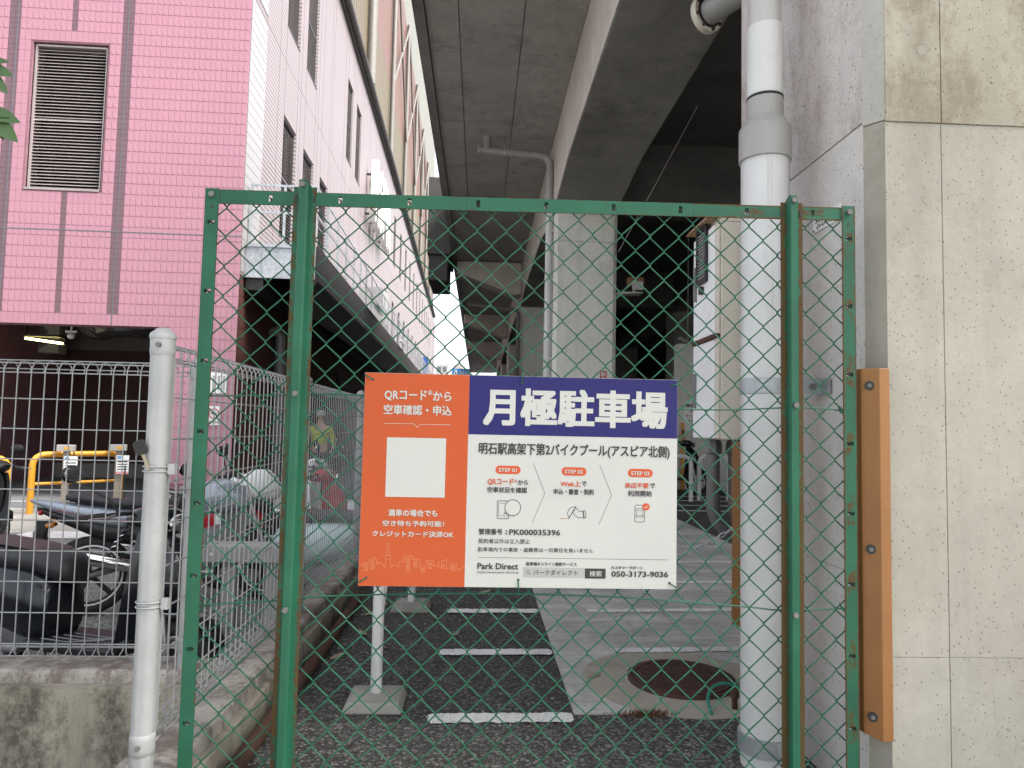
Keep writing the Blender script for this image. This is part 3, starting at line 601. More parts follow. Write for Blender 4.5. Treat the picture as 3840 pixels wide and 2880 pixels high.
# ================================================================ green mesh panel
def attr(o, vals):
    a = o.data.attributes.new('wear', 'FLOAT', 'POINT'); a.data.foreach_set('value', vals); return o
def grid_plate(name, mat_, parent, L, W, th, holes, T, hx):
    """flat bar along local t (0..L), width s, with real slots; holes: list of (t0, t1); hx: slot half width across"""
    ts = sorted(set([0, L] + [q for h in holes for q in h] + [h0+(h1-h0)*.5-.1 for h0, h1 in holes if h0 > .12])); ss = [-W/2, -W*.32, -hx, hx, W*.32, W/2]
    vs = []; wear = []; idx = {}
    hs = set(round(q, 5) for h in holes for q in h)
    def V(i, j, k):
        key = (i, j, k)
        if key not in idx:
            idx[key] = len(vs); vs.append(T @ Vector((ts[i], ss[j], k*th)))
            e = abs(ss[j])/(W/2); near = round(ts[i], 5) in hs
            wear.append(1.0 if e > .95 else (.15 + (.55 if near and abs(ss[j]) <= hx+1e-6 else (.12 if near else 0))))
        return idx[key]
    def hole(i, j): return j == 2 and any(abs(ts[i]-h0) < 1e-6 for h0, h1 in holes)
    fs = []
    for i in range(len(ts)-1):
        for j in range(len(ss)-1):
            if hole(i, j):
                for (a, b_) in (((i, j), (i+1, j)), ((i+1, j+1), (i, j+1)), ((i+1, j), (i+1, j+1)), ((i, j+1), (i, j))):
                    fs.append((V(*a, 0), V(*b_, 0), V(*b_, 1), V(*a, 1)))
                continue
            fs.append((V(i, j, 0), V(i+1, j, 0), V(i+1, j+1, 0), V(i, j+1, 0))); fs.append((V(i, j, 1), V(i, j+1, 1), V(i+1, j+1, 1), V(i+1, j, 1)))
    for i in range(len(ts)-1):
        fs.append((V(i, 0, 0), V(i, 0, 1), V(i+1, 0, 1), V(i+1, 0, 0))); J = len(ss)-1; fs.append((V(i, J, 0), V(i+1, J, 0), V(i+1, J, 1), V(i, J, 1)))
    for j in range(len(ss)-1):
        fs.append((V(0, j, 0), V(0, j+1, 0), V(0, j+1, 1), V(0, j, 1))); I = len(ts)-1; fs.append((V(I, j, 0), V(I, j, 1), V(I, j+1, 1), V(I, j+1, 0)))
    b = MB(); b.add(vs, fs); o = b.build(name, mat_, parent); return attr(o, wear)
GY = 2.046
gate = thing('chain_link_fence', 'green chain link fence panel on green steel posts closing the parking entrance', 'fence', (.15, 2.05, 0))
ZA, ZB = .05, 1.800
# local T: t -> world axis, s -> other axis, thickness -> +Y (back)
def TM(o, tx, sx): return Matrix(((tx[0], sx[0], 0, o[0]), (0, 0, 1, o[1]), (tx[1], sx[1], 0, o[2]), (0, 0, 0, 1)))
top_sl = [(-.618+.2*i) for i in range(9)]
def topbar(x0, x1, m, nm):
    hol = [(q-x0-.0055, q-x0+.0055) for q in top_sl if x0+.03 < q < x1-.03]
    k = .0075; T = TM((x0, GY, 1.782+k*(x0+.4)), (1, k), (0, 1)); return grid_plate(nm, m, gate, x1-x0, .040, .004, hol, T, .0105)
topbar(-.763, -.052, GREEN, 'top_rail'); topbar(-.0515, .62, GREEN, 'top_rail'); topbar(.6205, 1.07, GREENR, 'top_rail')
b = MB(); b.box(-.763, 1.07, GY+.0045, GY+.034, 1.799, 1.803); b.build('rail_flange', GREEN, gate)
def sidebar(x, ztop, m, zh):
    hol = [(z-ZA-.0055, z-ZA+.0055) for z in zh if z > ZA+.05]
    T = TM((x, GY-.0045, ZA), (0, 1), (1, 0)); o = grid_plate('side_bar', m, gate, ztop-ZA, .039, .004, hol, T, .010)
    s = -1 if x < 0 else 1
    b = MB(); b.box(x+s*.0155, x+s*.0195, GY, GY+.032, ZA, ztop-.002); b.build('bar_flange', m, gate); return o
zl = [1.704-.2*i for i in range(8)]
sidebar(-.7825, 1.802, GREEN, zl); sidebar(1.0895, 1.817, GREENR, [1.718-.2035*i for i in range(8)])
# little punched tabs hooking the mesh inside each slot
for q in top_sl:
    b = MB(); z = 1.782+.0075*(q+.4); b.tube([(q-.003, GY+.008, z+.003), (q+.002, GY+.0025, z-.002), (q+.0005, GY+.006, z-.010)], .0028, 5); b.build('mesh_hook', SLOTK, gate)
for x, zz in ((-.7825, zl), (1.0895, [1.718-.2035*i for i in range(8)])):
    for z in zz:
        b = MB(); b.tube([(x-.004, GY+.006, z+.003), (x+.001, GY-.001, z-.001), (x+.008, GY+.004, z-.003)], .0028, 5); b.build('mesh_hook', SLOTK, gate)
# hat-section posts
def hat_post(x, m, ztop):
    out = [(-.0335, .0), (-.0195, .0), (-.0155, -.016), (-.011, -.022), (.006, -.022), (.012, -.017), (.019, .0), (.0335, .0)]
    inn = [(a*.97, c+.0032) for a, c in reversed(out)]
    pr = out + inn; wv = [1.1, .75, .15, .05, .05, .15, .6, 1.1]; wv = wv + wv[::-1]
    zs = [0.004] + [.2+.2*i for i in range(8)] + [ztop-.012]; rings = []; wear = []
    for i, z in enumerate(zs):
        rings.append([(x+a, GY-.001+c, z + ((.016 if -.02 < a < .006 and c < -.008 else .008 if abs(a) < .018 else 0) if i == len(zs)-1 else 0)) for a, c in pr]); wear += [w_ + (.12 if z < .9 else 0) for w_ in wv]
    b = MB(); b.loft(rings); o = b.build('post', m, gate); attr(o, wear)
    for z, dx in ((ztop-.012, -.004), (1.216, -.001), (.617, -.004)):
        b = MB(); b.cyl((x+dx+.001, GY-.031, z), (x+dx+.001, GY-.022, z), .0085, n=6); b.build('post_bolt', BOLT, gate)
    for dx in (-.0265, .0265):
        b = MB(); b.box(x+dx-.0035, x+dx+.0035, GY-.0035, GY-.0005, ztop-.055, ztop-.036); b.build('post_slot', SLOTK, gate, bevel=.002)
hat_post(-.5185, GREEN, 1.828); hat_post(.9170, GREENR, 1.834)
for x, z, in ((-.782, 1.783), (1.0895, 1.797)):
    b = MB(); b.cyl((x, GY-.014, z), (x, GY-.0045, z), .0088, n=6); b.build('corner_bolt', BOLT, gate)
    b = MB(); b.cyl((x, GY-.0052, z-.036), (x, GY-.0042, z-.036), .0045, n=12); b.build('bolt_hole', SLOTK, gate)
# chain link: every wire is a flat spiral hooked into its neighbours
CW, CH = .0855, .0865; MYm = 2.0575
def zig_mesh(z0):
    A = CW/4 + .0014; pts = []; z0 -= CH
    for h in range(46):
        z = z0 + h*CH/2; dr = 1 if h % 2 == 0 else -1      # going right in front, left behind
        for (xx, yy, zz) in ((-1, 0, 0.0), (-.90, 1, .07), (0, 1, .5), (.90, 1, .93)):
            pts.append((dr*xx*A, -dr*.0021*yy, z+zz*CH/2))
    pts = [q for q in pts if .055 < q[2] < 1.774]
    b = MB(); b.tube(pts, .0022, 5); return b.mesh('chain_wire', GREENW, smooth=60)
base = 1.751 - 20*CH
zms = [zig_mesh(base), zig_mesh(base + CH/2)]
for k in range(-2, 46):
    xk = .708 + (k-34)*CW/2 + CW/4          # wire between two knot columns
    if xk-CW/4 < -.79 or xk+CW/4 > 1.10: continue
    o = put('chain_wire', zms[k % 2], gate, loc=(xk-.15, MYm-2.05, rnd.uniform(-.0006, .0006))); o.rotation_euler = (0, rnd.uniform(-.0006, .0006), 0)
def wire_line(name, pts, r, m, par, n=6):
    b = MB(); P = [Vector(p) for p in pts]; out = []
    for i in range(len(P)-1):
        for j in range(4):
            t = j/4; a = P[max(i-1, 0)]; c = P[i]; d = P[i+1]; e = P[min(i+2, len(P)-1)]
            out.append(.5*((2*c)+(d-a)*t+(2*a-5*c+4*d-e)*t*t+(3*c-a-3*d+e)*t**3))
    out.append(P[-1]); b.tube(out, r, n); return b.build(name, m, par, smooth=60)
TYW = 2.0505
wire_line('tension_wire', [(-.772, TYW, 1.204), (-.52, TYW+.003, 1.213), (-.34, TYW+.005, 1.217), (.58, TYW+.005, 1.197), (.89, TYW+.003, 1.208), (1.0, TYW, 1.209), (1.072, TYW, 1.203)], .0023, GREENW, gate)
wire_line('tension_wire', [(-.772, TYW, .622), (-.55, TYW+.003, .635), (-.424, TYW+.004, .648), (-.034, TYW+.004, .660), (.363, TYW+.004, .656), (.768, TYW+.004, .632), (.89, TYW+.003, .622), (1.072, TYW, .630)], .0023, GREENW, gate)
for x, z in ((-.768, 1.206), (-.768, .622), (1.068, 1.203), (1.068, .631)):
    s = 1 if x < 0 else -1
    b = MB(); b.tube([(x+s*(.004+.012*sin(a)*.4), TYW-.004+.006*cos(a), z+.008*sin(a)) for a in [i*.9 for i in range(8)]] + [(x+s*.014, TYW-.006, z+.016)], .0019, 5); b.build('wire_twist', GREENW, gate)

# ================================================================ parking sign
SX, SZ, SY = -.329, 1.282, 2.0445
sign = thing('parking_sign', 'orange, blue and white monthly parking notice board wired to the green mesh', 'sign', (.12, SY, .98))
def sheen(name, c, r=.55):
    g = G(name); n = g.noise(3, 5, .6); n2 = g.noise(25, 6, .7); col = g.mix(g.ramp(n, [(.3, 0.0), (.7, 1.0)]), dark(c, .93), c)
    col = g.mix(g.math('MULTIPLY', g.ramp(n2, [(.6, 0.0), (.78, 1.0)]), .18), col, dark(c, .6)); return g.fin(col, r, Specular_IOR_Level=.3)
S_W = sheen('sign_white', (.385,.39,.365)); S_O = sheen('sign_orange', (.36,.060,.012)); S_B = sheen('sign_blue', (.008,.0065,.085)); S_K = plain('sign_ink', (.018,.015,.015), .5); S_L = sheen('sign_skyline', (.50,.18,.09)); S_G = sheen('sign_grey', (.29,.29,.28)); S_T = sheen('sign_orange_ink', (.42,.065,.018))
INK = {'w': S_W, 'k': S_K, 'o': S_T}
b = MB(); b.box(SX, SX+.905, SY, SY+.003, SZ-.602, SZ); b.build('board', S_W, sign, bevel=.0008)
def flat(name, m, poly, lay, par=sign):
    b = MB(); y = SY - .0004*lay; n = len(poly)
    b.add([(SX+q[0], y, SZ-q[1]) for q in poly], [tuple(range(n))]); o = b.build(name, m, par); return o
flat('orange_panel', S_O, [(.0006, .0006), (.2985, .0006), (.2985, .6014), (.0006, .6014)], 1)
flat('blue_panel', S_B, [(.2988, .0006), (.9044, .0006), (.9044, .1705), (.2988, .1705)], 1)
flat('white_square', S_W, [(.068, .184), (.236, .184), (.236, .352), (.068, .352)], 2)
def rrect(x0, y0, x1, y1, r, n=5):
    out = []
    for cx_, cy_, a in ((x1-r, y0+r, -pi/2), (x1-r, y1-r, 0), (x0+r, y1-r, pi/2), (x0+r, y0+r, pi)):
        for i in range(n+1): out.append((cx_+r*cos(a+pi/2*i/n), cy_+r*sin(a+pi/2*i/n)))
    return out
for x0, x1, y0 in ((.379, .451, .258), (.569, .641, .259), (.761, .834, .260)): flat('step_badge', S_T, rrect(x0, y0, x1, y0+.024, .0119), 1)
flat('search_field', S_G, rrect(.4635, .5445, .6395, .573, .002), 1); flat('search_button', S_K, rrect(.6405, .5455, .7005, .574, .002), 1)
def ribbon(name, m, pts, w_, lay, closed=False):
    b = MB(); y = SY-.0004*lay; n = len(pts); L = []; R_ = []
    P = [Vector((q[0], q[1])) for q in pts]
    for i in range(n):
        a = P[i-1] if (i > 0 or closed) else P[i]; c = P[(i+1) % n] if (i < n-1 or closed) else P[i]
        d1 = (P[i]-a); d2 = (c-P[i]); d1 = d1.normalized() if d1.length > 1e-9 else d2.normalized(); d2 = d2.normalized() if d2.length > 1e-9 else d1
        nn = Vector((-(d1.y+d2.y), d1.x+d2.x)); nn = nn.normalized() if nn.length > 1e-6 else Vector((-d1.y, d1.x))
        kk = w_/2/max(.35, nn.dot(Vector((-d1.y, d1.x)))); L.append(P[i]+nn*kk); R_.append(P[i]-nn*kk)
    fs = [(i, (i+1) % n, n+(i+1) % n, n+i) for i in range(n if closed else n-1)]
    b.add([(SX+q.x, y, SZ-q.y) for q in L+R_], fs); return b.build(name, m, sign)
ribbon('divider', S_W, RULE, .0011, 2); ribbon('divider', S_K, [(.335, .5185), (.881, .5185)], .0009, 1)
for c in ([(.487, .249), (.522, .335), (.487, .419)], [(.679, .25), (.715, .337), (.679, .421)]): ribbon('chevron', S_K, c, .0010, 1)
ribbon('skyline', S_L, SKY, .0012, 2); ribbon('skyline_tower', S_L, TOWER, .0012, 2)
for x, z in WINS: ribbon('skyline_window', S_L, [(x-.0021, z-.0021), (x+.0021, z-.0021), (x+.0021, z+.0021), (x-.0021, z+.0021)], .0009, 2, True)
def circ(c, r, n=24, a0=0, a1=2*pi): return [(c[0]+r*cos(a0+(a1-a0)*i/n), c[1]+r*sin(a0+(a1-a0)*i/n)) for i in range(n)]
# step pictograms (the little square code inside the bubble is left out)
ribbon('phone_outline', S_K, rrect(.3865, .3585, .4195, .4085, .003), .0017, 1, True); ribbon('phone_screen', S_K, [(.391, .365), (.415, .365), (.415, .401), (.391, .401)], .0010, 1, True)
flat('speech_bubble', S_W, circ((.431, .377), .0225), 2); ribbon('bubble_outline', S_K, circ((.431, .377), .0225), .0016, 3, True); ribbon('bubble_tail', S_K, [(.4115, .388), (.4055, .395), (.415, .3925)], .0014, 3)
ribbon('pen_line', S_T, [(.5675, .4055), (.5885, .4055)], .0014, 1); ribbon('hand_outline', S_K, [(.5945, .403), (.590, .398), (.588, .389), (.593, .377), (.604, .372), (.613, .376), (.622, .384), (.634, .385), (.637, .402), (.620, .403), (.607, .394), (.603, .386), (.610, .381)], .0016, 1)
ribbon('pen', S_K, [(.591, .407), (.596, .398), (.613, .369)], .0022, 1); ribbon('cuff', S_K, [(.632, .383), (.639, .382), (.642, .402), (.635, .404)], .0015, 1, True)
ribbon('car_outline', S_K, rrect(.783, .364, .811, .412, .005), .0016, 1, True); ribbon('car_roof', S_K, [(.787, .374), (.807, .374), (.803, .380), (.791, .380)], .0011, 1, True); ribbon('car_bonnet', S_K, [(.791, .393), (.803, .393), (.808, .398), (.786, .398)], .0011, 1, True); ribbon('car_side', S_K, [(.7845, .378), (.7885, .382), (.7885, .391), (.7845, .395)], .0010, 1); ribbon('car_side', S_K, [(.8095, .378), (.8055, .382), (.8055, .391), (.8095, .395)], .0010, 1)
flat('tick_badge', S_T, circ((.815, .3685), .0105), 2); ribbon('tick', S_W, [(.8105, .3688), (.814, .372), (.820, .365)], .0018, 3)
ribbon('magnifier', S_K, circ((.4775, .5575), .0047, 14), .0011, 2, True); ribbon('magnifier_handle', S_K, [(.481, .5612), (.4845, .565)], .0012, 2)
# lettering
def text_mesh(body, bold):
    cu = bpy.data.curves.new('t', 'FONT'); cu.body = body; cu.size = 1.0; cu.resolution_u = 2; cu.fill_mode = 'FRONT' if hasattr(cu, 'fill_mode') else cu.fill_mode
    try: cu.fill_mode = 'BOTH'
    except Exception: pass
    o = bpy.data.objects.new('t', cu); COL.objects.link(o); dg = bpy.context.evaluated_depsgraph_get(); me = bpy.data.meshes.new_from_object(o.evaluated_get(dg)); bpy.data.objects.remove(o); bpy.data.curves.remove(cu); return me
def lettering(body, bold, m, place, parent, name='lettering', nrm=(0, -1, 0)):
    """place(u, v) maps 0..1 box coordinates (v up) to world; bold strokes are several shifted layers of ink"""
    me = text_mesh(body, bold); co = [v.co.copy() for v in me.vertices]
    if not co: return None
    x0 = min(c.x for c in co); x1 = max(c.x for c in co); y0 = min(c.y for c in co); y1 = max(c.y for c in co)
    pl = parent_loc(parent); fs = [list(p_.vertices) for p_ in me.polygons]; d = (.009, .024, .036)[bold]; nr = Vector(nrm)
    sh = [(-d, -d*.8), (d, -d*.8), (d, d*.8), (-d, d*.8)] + ([(0, 0), (0, d*.8), (0, -d*.8), (d, 0), (-d, 0)] if bold else [])
    x0 -= d; x1 += d; y0 -= d*.8; y1 += d*.8; vs = []; ff = []
    for k, (dx, dy) in enumerate(sh):
        o_ = len(vs); vs += [Vector(place((c.x+dx-x0)/(x1-x0), (c.y+dy-y0)/max(1e-6, y1-y0))) - pl + nr*.00003*k for c in co]; ff += [[i+o_ for i in f] for f in fs]
    m2 = bpy.data.meshes.new(name); m2.from_pydata(vs, [], ff); m2.materials.append(m); m2.update(); bpy.data.meshes.remove(me); return put(name, m2, parent)
for body, x0, x1, z0, z1, c, bold in TEXTS:
    lay = 3
    if body == ':': z0, z1 = .4415, .4525
    elif x1-x0 > .07: k_ = (1.08 if bold == 2 else 1.16)-1; z0, z1 = z0-(z1-z0)*k_/2, z1+(z1-z0)*k_/2
    lettering(body, bold, INK[c], lambda u, v_: (SX+x0+(x1-x0)*u, SY-.0004*lay, SZ-z1+(z1-z0)*v_), sign)
# wire ties through the board's holes
for x, z, dx, dz in ((.023, .020, -.024, -.014), (.451, .020, .000, -.032), (.887, .018, .022, -.008), (.022, .579, -.022, .014), (.451, .580, .001, .036), (.885, .584, .022, .014)):
    b = MB(); b.cyl((SX+x, SY-.0012, SZ-z), (SX+x, SY-.0003, SZ-z), .0036, n=12); b.build('eyelet', S_K, sign)
    b = MB(); b.tube([(SX+x, SY+.001, SZ-z), (SX+x+dx*.15, SY-.003, SZ-z-dz*.15), (SX+x+dx*.6, SY-.0035, SZ-z-dz*.6), (SX+x+dx, SY+.001, SZ-z-dz), (SX+x+dx*1.1, SY+.012, SZ-z-dz*1.1)], .0019, 6); b.build('wire_tie', GREENW, sign, smooth=60)

# ================================================================ pale mesh fences
VW_R = .0024
def fence_wire(z0, z1, hook):
    """upright wire with the rolled ends: loops round the triangle of rails at top and bottom"""
    pts = []; r = .030
    bot = [(.016, .052, z0+.050), (.015, .058, z0+.028), (.010, .040, z0+.006), (.003, .014, z0+.010), (0, .002, z0+.034), (0, 0, z0+.062)]
    top = [(0, 0, z1-.062), (0, .002, z1-.034), (.003, .014, z1-.010), (.010, .040, z1-.004), (.015, .058, z1-.026), (.016, .052, z1-.050)]
    b = MB(); b.tube(bot + top, VW_R, 5); return b.mesh('upright_wire', FENCE, smooth=60)
def mesh_fence(label, L, pitch, z0, z1, loc, rz, posts, hz, first=.0, group='pale wire mesh fence runs'):
    """built along local +X at y=0 (roll towards +Y)"""
    t = thing('mesh_fence', label, 'fence', loc, rz, group)
    um = fence_wire(z0, z1, 1); n = int((L-first)/pitch)
    for i in range(n+1):
        o = put('upright_wire', um, t, loc=(first+i*pitch, 0, 0))
    rails = [(.004, z1-.052), (.014, z1-.014), (.054, z1-.034), (.030, z1-.002), (.004, z0+.052), (.014, z0+.012), (.054, z0+.034), (.034, z0+.004)]
    for y, z in rails:
        b = MB(); b.cyl((0, y+.0045, z), (L, y+.0045, z), .0026, n=5); b.build('roll_rail', FENCE, t, world=False)
    for z in hz:
        b = MB(); b.cyl((0, .0046, z), (L, .0046, z), .0026, n=5); b.build('cross_wire', FENCE, t, world=False)
    return t
def fence_post(t, x, y, z0, z1, r=.0302):
    # fluted steel post with domed cap and clamps
    n = 32; ring = lambda z, k=1.0: [((x+(r*k)*(1-.07*(abs(cos(2*a))**8))*cos(a)), (y+(r*k)*(1-.07*(abs(cos(2*a))**8))*sin(a)), z) for a in [2*pi*i/n for i in range(n)]]
    b = MB(); b.loft([ring(z0), ring((z0+z1)/2), ring(z1-.012)]); po = b.build('post', FENCE, t, smooth=35, world=False)
    b = MB(); b.lathe([(r*.9, z1-.022), (r*1.13, z1-.021), (r*1.15, z1-.012), (r*1.06, z1-.005), (r*.80, z1+.001), (r*.62, z1+.007), (r*.34, z1+.011), (0, z1+.012)], (x, y, 0), 'z', 24); b.build('cap', FENCE, po, smooth=50, world=False)
    return po
def post_clamp(t, x, y, z, r=.0302, sx=1, sy=0):
    b = MB()
    for dz in (-.0065, .0065):
        b.tube([(x+(r+.003)*cos(a), y+(r+.003)*sin(a), z+dz) for a in [2*pi*i/18 for i in range(18)]], .0022, 5, closed=True)
    b.box(x+sx*(r+.012)-.009, x+sx*(r+.012)+.009, y+sy*(r+.012)-.009, y+sy*(r+.012)+.009, z-.014, z+.014)
    o = b.build('clamp', FENCE, t, smooth=60, world=False)
    b = MB(); b.cyl((x+sx*(r+.012), y-.016, z), (x+sx*(r+.012), y+.002, z), .006, n=6); b.build('clamp_bolt', BOLT, o, world=False)
def wide_band(t, x, y, z, r=.0302):
    b = MB(); b.lathe([(r*.98, z-.028), (r*1.05, z-.026), (r*1.09, z-.012), (r*1.06, z), (r*1.09, z+.012), (r*1.05, z+.026), (r*.98, z+.028)], (x, y, 0), 'z', 24)
    o = b.build('band', FENCE, t, smooth=60, world=False)
    for s in (-1, 1):
        b = MB(); b.cyl((x+s*(r+.002), y-.004, z), (x+s*(r+.012), y-.004, z), .007, n=8); b.build('band_bolt', BOLT, o, world=False)
ZF0, ZF1 = .205, 1.362
hzs = [ZF1-.155-.1175*i for i in range(9)]
# front run along the street wall
fr = mesh_fence('pale mesh fence run on the stained wall facing the street', 3.60, .0523, ZF0, ZF1, (-4.75, 2.86, 0), 0, None, hzs, .012)
fence_post(fr, 3.625, .035, .165, 1.372, .0302); wide_band(fr, 3.625, .035, 1.325); wide_band(fr, 3.625, .035, .265); post_clamp(fr, 3.625, .035, .86, sx=-1)
fence_post(fr, 1.55, .045, .165, 1.372)
# side run along the kerb: local +X runs into the depth, roll towards the lot
sd = mesh_fence('pale mesh fence run on the kerb wall between asphalt and motorbikes', 3.42, .0523, .245, 1.352, (-.862, 2.02, 0), pi/2, None, [1.352-.155-.1175*i for i in range(9)], .02)
# local x -> world +Y, local y -> world -X
fence_post(sd, -.02, .018, .165, 1.378, .0305); wide_band(sd, -.02, .018, 1.338); wide_band(sd, -.02, .018, .270)
post_clamp(sd, -.02, .018, 1.000, .0305, 0, -1); post_clamp(sd, -.02, .018, .637, .0305, 0, -1)
fence_post(sd, 1.70, .040, .165, 1.372); fence_post(sd, 3.44, .040, .165, 1.385)
post_clamp(sd, 3.44, .040, .86, sx=-1); post_clamp(sd, 1.70, .040, .86, sx=-1)
sd2 = mesh_fence('pale mesh fence run farther along the kerb wall', 4.0, .0523, .245, 1.352, (-.862, 5.50, 0), pi/2, None, [1.352-.155-.1175*i for i in range(9)], .02)
fence_post(sd2, 2.0, .040, .165, 1.372); fence_post(sd2, 4.02, .040, .165, 1.372)
# car key hanging on the post clamp
t = thing('car_key', 'black headed car key wedged behind the clamp of the pale fence post', 'key', (-.906, 1.975, 1.045))
T = Matrix.Translation((-.9105, 1.9655, 1.058)) @ Matrix.Rotation(radians(-24), 4, 'Y')
b = MB(); b.prism([(q[0], q[1]) for q in rrect(-.0165, -.020, .0165, .020, .010)], 'y', -.004, .004, T=T); b.build('key_head', RUBBER, t, bevel=.002)
b = MB(); b.prism([(-.0045, -.020), (.0045, -.020), (.0045, -.052), (.0025, -.056), (.0035, -.060), (0, -.068), (-.0045, -.062)], 'y', -.0012, .0012, T=T); b.build('key_blade', plain('key_brass', (.30,.26,.18), .4, .7), t)

# lettering on the little pillar tag
tg = [o for o in COL.objects if o.name.startswith('number_plate_tag')][0]
lettering('(HA-2)', 1, BLACKP, lambda u, v_: (1.1732, 2.415-.13*u, 1.850+.020*v_), tg, nrm=(-1, 0, 0)); lettering('SSハ-11', 1, BLACKP, lambda u, v_: (1.1732, 2.425-.15*u, 1.876+.016*v_), tg, nrm=(-1, 0, 0))
# ================================================================ department store on the left
BL = (-4.42, 13.0, -.3); BR = radians(1.1)
bld = thing('department_store', 'pink tiled department store with pale louvred flank and tall ribbed upper storeys', 'building', BL, BR)
def tile_mat(name, c, var=.06):
    g = G(name); n = g.noise(1.3, 5, .6); oi = g.n('ObjectInfo'); n2 = g.noise(30, 3, .6)
    col = g.mix(n, dark(c, 1-var), dark(c, 1+var)); col = g.mix(g.math('MULTIPLY', oi.outputs['Random'], .12), col, dark(c, .86)); col = g.mix(g.math('MULTIPLY', n2, .12), col, dark(c, .7))
    return g.fin(col, .36)
PINK = tile_mat('tile_pink', (.395,.19,.238)); MAUVE = tile_mat('tile_mauve', (.145,.08,.093)); GROUT = plain('tile_grout', (.235,.115,.14), .9); JOINTG = plain('sealant_grey', (.12,.12,.14), .6)
MAROON = plain('tile_maroon', (.085,.036,.030), .75, 0, .12, 2, spec=.2); MAR2 = plain('maroon_wall', (.052,.019,.018), .7, 0, .12, 1.2)
def pale_mat():
    g = G('pale_relief_tile'); br = g.n('TexBrick'); tc = g.n('TexCoord'); mp = g.n('Mapping'); g.set(mp.inputs['Vector'], tc.outputs['Object']); mp.inputs['Rotation'].default_value = (radians(90), 0, radians(90))
    g.set(br.inputs['Vector'], mp.outputs[0]); br.offset = 0; br.inputs['Scale'].default_value = 5.0; br.inputs['Brick Width'].default_value = .5; br.inputs['Row Height'].default_value = 1.0; br.inputs['Mortar Size'].default_value = .035
    br.inputs['Color1'].default_value = (.355,.32,.325,1); br.inputs['Color2'].default_value = (.33,.295,.30,1); br.inputs['Mortar'].default_value = (.19,.155,.16,1)
    wv = g.n('TexWave'); wv.wave_type = 'BANDS'; wv.bands_direction = 'Z'; g.set(wv.inputs['Vector'], tc.outputs['Object']); wv.inputs['Scale'].default_value = 3.2; wv.inputs['Distortion'].default_value = .3
    n = g.noise(.4, 5, .6); col = g.mix(g.math('MULTIPLY', n, .25), br.outputs['Color'], (.30,.255,.26)); g.bump(wv.outputs['Fac'], .5, .02)
    return g.fin(col, .5)
PALE = pale_mat()
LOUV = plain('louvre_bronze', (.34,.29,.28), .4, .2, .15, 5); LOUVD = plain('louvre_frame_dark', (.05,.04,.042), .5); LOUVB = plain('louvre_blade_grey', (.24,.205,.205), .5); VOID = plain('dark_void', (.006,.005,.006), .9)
STEELB = plain('steel_brown_dark', (.035,.030,.029), .6, 0, .2, 2)
# --- pink front: separate tiles, the nearest three hundred as parts, the rest as one part
TW, TH = .1, .2
def tile_geo(kind, w_=TW, h_=TH, g_=.0019):
    b = MB(); x0, x1, z0, z1 = g_, w_-g_, g_, h_-g_; yb, yf = .0, -.007; ym = z0+(z1-z0)*.42; xm = (x0+x1)/2
    if kind == 'relief':
        V = [(x0, yf, z0), (xm, yf-.0045, z0+.002), (x1, yf, z0), (x1, yf-.0015, ym), (x1, yf, z1), (x0, yf, z1), (x0, yf-.0015, ym), (x0, yb, z0), (x1, yb, z0), (x1, yb, z1), (x0, yb, z1)]
        b.add(V, [(0, 1, 6), (1, 2, 3), (6, 1, 3), (6, 3, 4, 5), (0, 7, 8, 2, 1), (2, 8, 9, 4, 3), (4, 9, 10, 5), (5, 10, 7, 0, 6)])
    else: b.box(x0, x1, yf, yb, z0, z1)
    return b
tm = {}
def tmesh(kind, m, h_=TH):
    k = (kind, m.name, h_)
    if k not in tm: tm[k] = tile_geo(kind, TW, h_).mesh('tile', m)
    return tm[k]
tiles = []                                              # (x, z, kind, material, h) in building coordinates
WX0, WX1, WZ0, WZ1 = -3.83, -2.56, 5.58, 8.26          # louvre opening (local, z above building base)
PB = 3.12                                              # lower edge of the pink front
ncol = 62
for i in range(ncol):
    x = -(i+1)*TW
    col_m = 'p'
    if -2.31 < x+.05 < -2.11 or -4.26 < x+.05 < -4.06 or -6.2 < x+.05 < -6.0: col_m = 'm'
    nar = -3.21 < x+.05 < -3.11
    for j in range(0, 58):
        z = PB + j*TH
        if x+.05 > WX0-.04 and x+.05 < WX1+.04 and z+.1 > WZ0-.04 and z+.1 < WZ1+.04: continue
        mm = col_m
        if nar and j > 0 and (z > WZ1+.2 or z+TH < WZ0-.05): mm = 'm'
        if j == 0 and col_m == 'm': mm = 'p'
        if mm == 'm':
            tiles.append((x, z, 'plain', MAUVE, .1)); tiles.append((x, z+.1, 'plain', MAUVE, .1))
        else:
            near = (WX0-.28 < x+.05 < WX1+.16 and WZ0-.28 < z+.1 < WZ1+.24); pl = j == 0 or (near and not (x+.05 > WX1+.04))
            tiles.append((x, z, 'plain' if pl else 'relief', PINK, TH))
    # pink jamb to the right of the opening reaches the ground
    if x > -1.25:
        for j in range(1, 15): tiles.append((x, PB-j*TH, 'relief', PINK, TH))
cw = Vector((0-BL[0], 0-BL[1], 1.43))
def vis(t_): return -4.55 < t_[0] < 0 and t_[1] < 9.2
tiles.sort(key=lambda t_: ((0 if vis(t_) else 1), (Vector((t_[0], 0, t_[1]))-cw).length))
front = None
b = MB(); b.box(-6.2, -3.86, .0, .3, PB+.002, 14.7); b.box(-2.53, -.004, .0, .3, PB+.002, 14.7); b.box(-3.86, -2.53, .0, .3, PB+.002, 5.55); b.box(-3.86, -2.53, .0, .3, 8.29, 14.7); b.box(-1.25, -.004, .0, .3, 0, PB)
front = b.build('front_wall', GROUT, bld, world=False)
rest = MB()
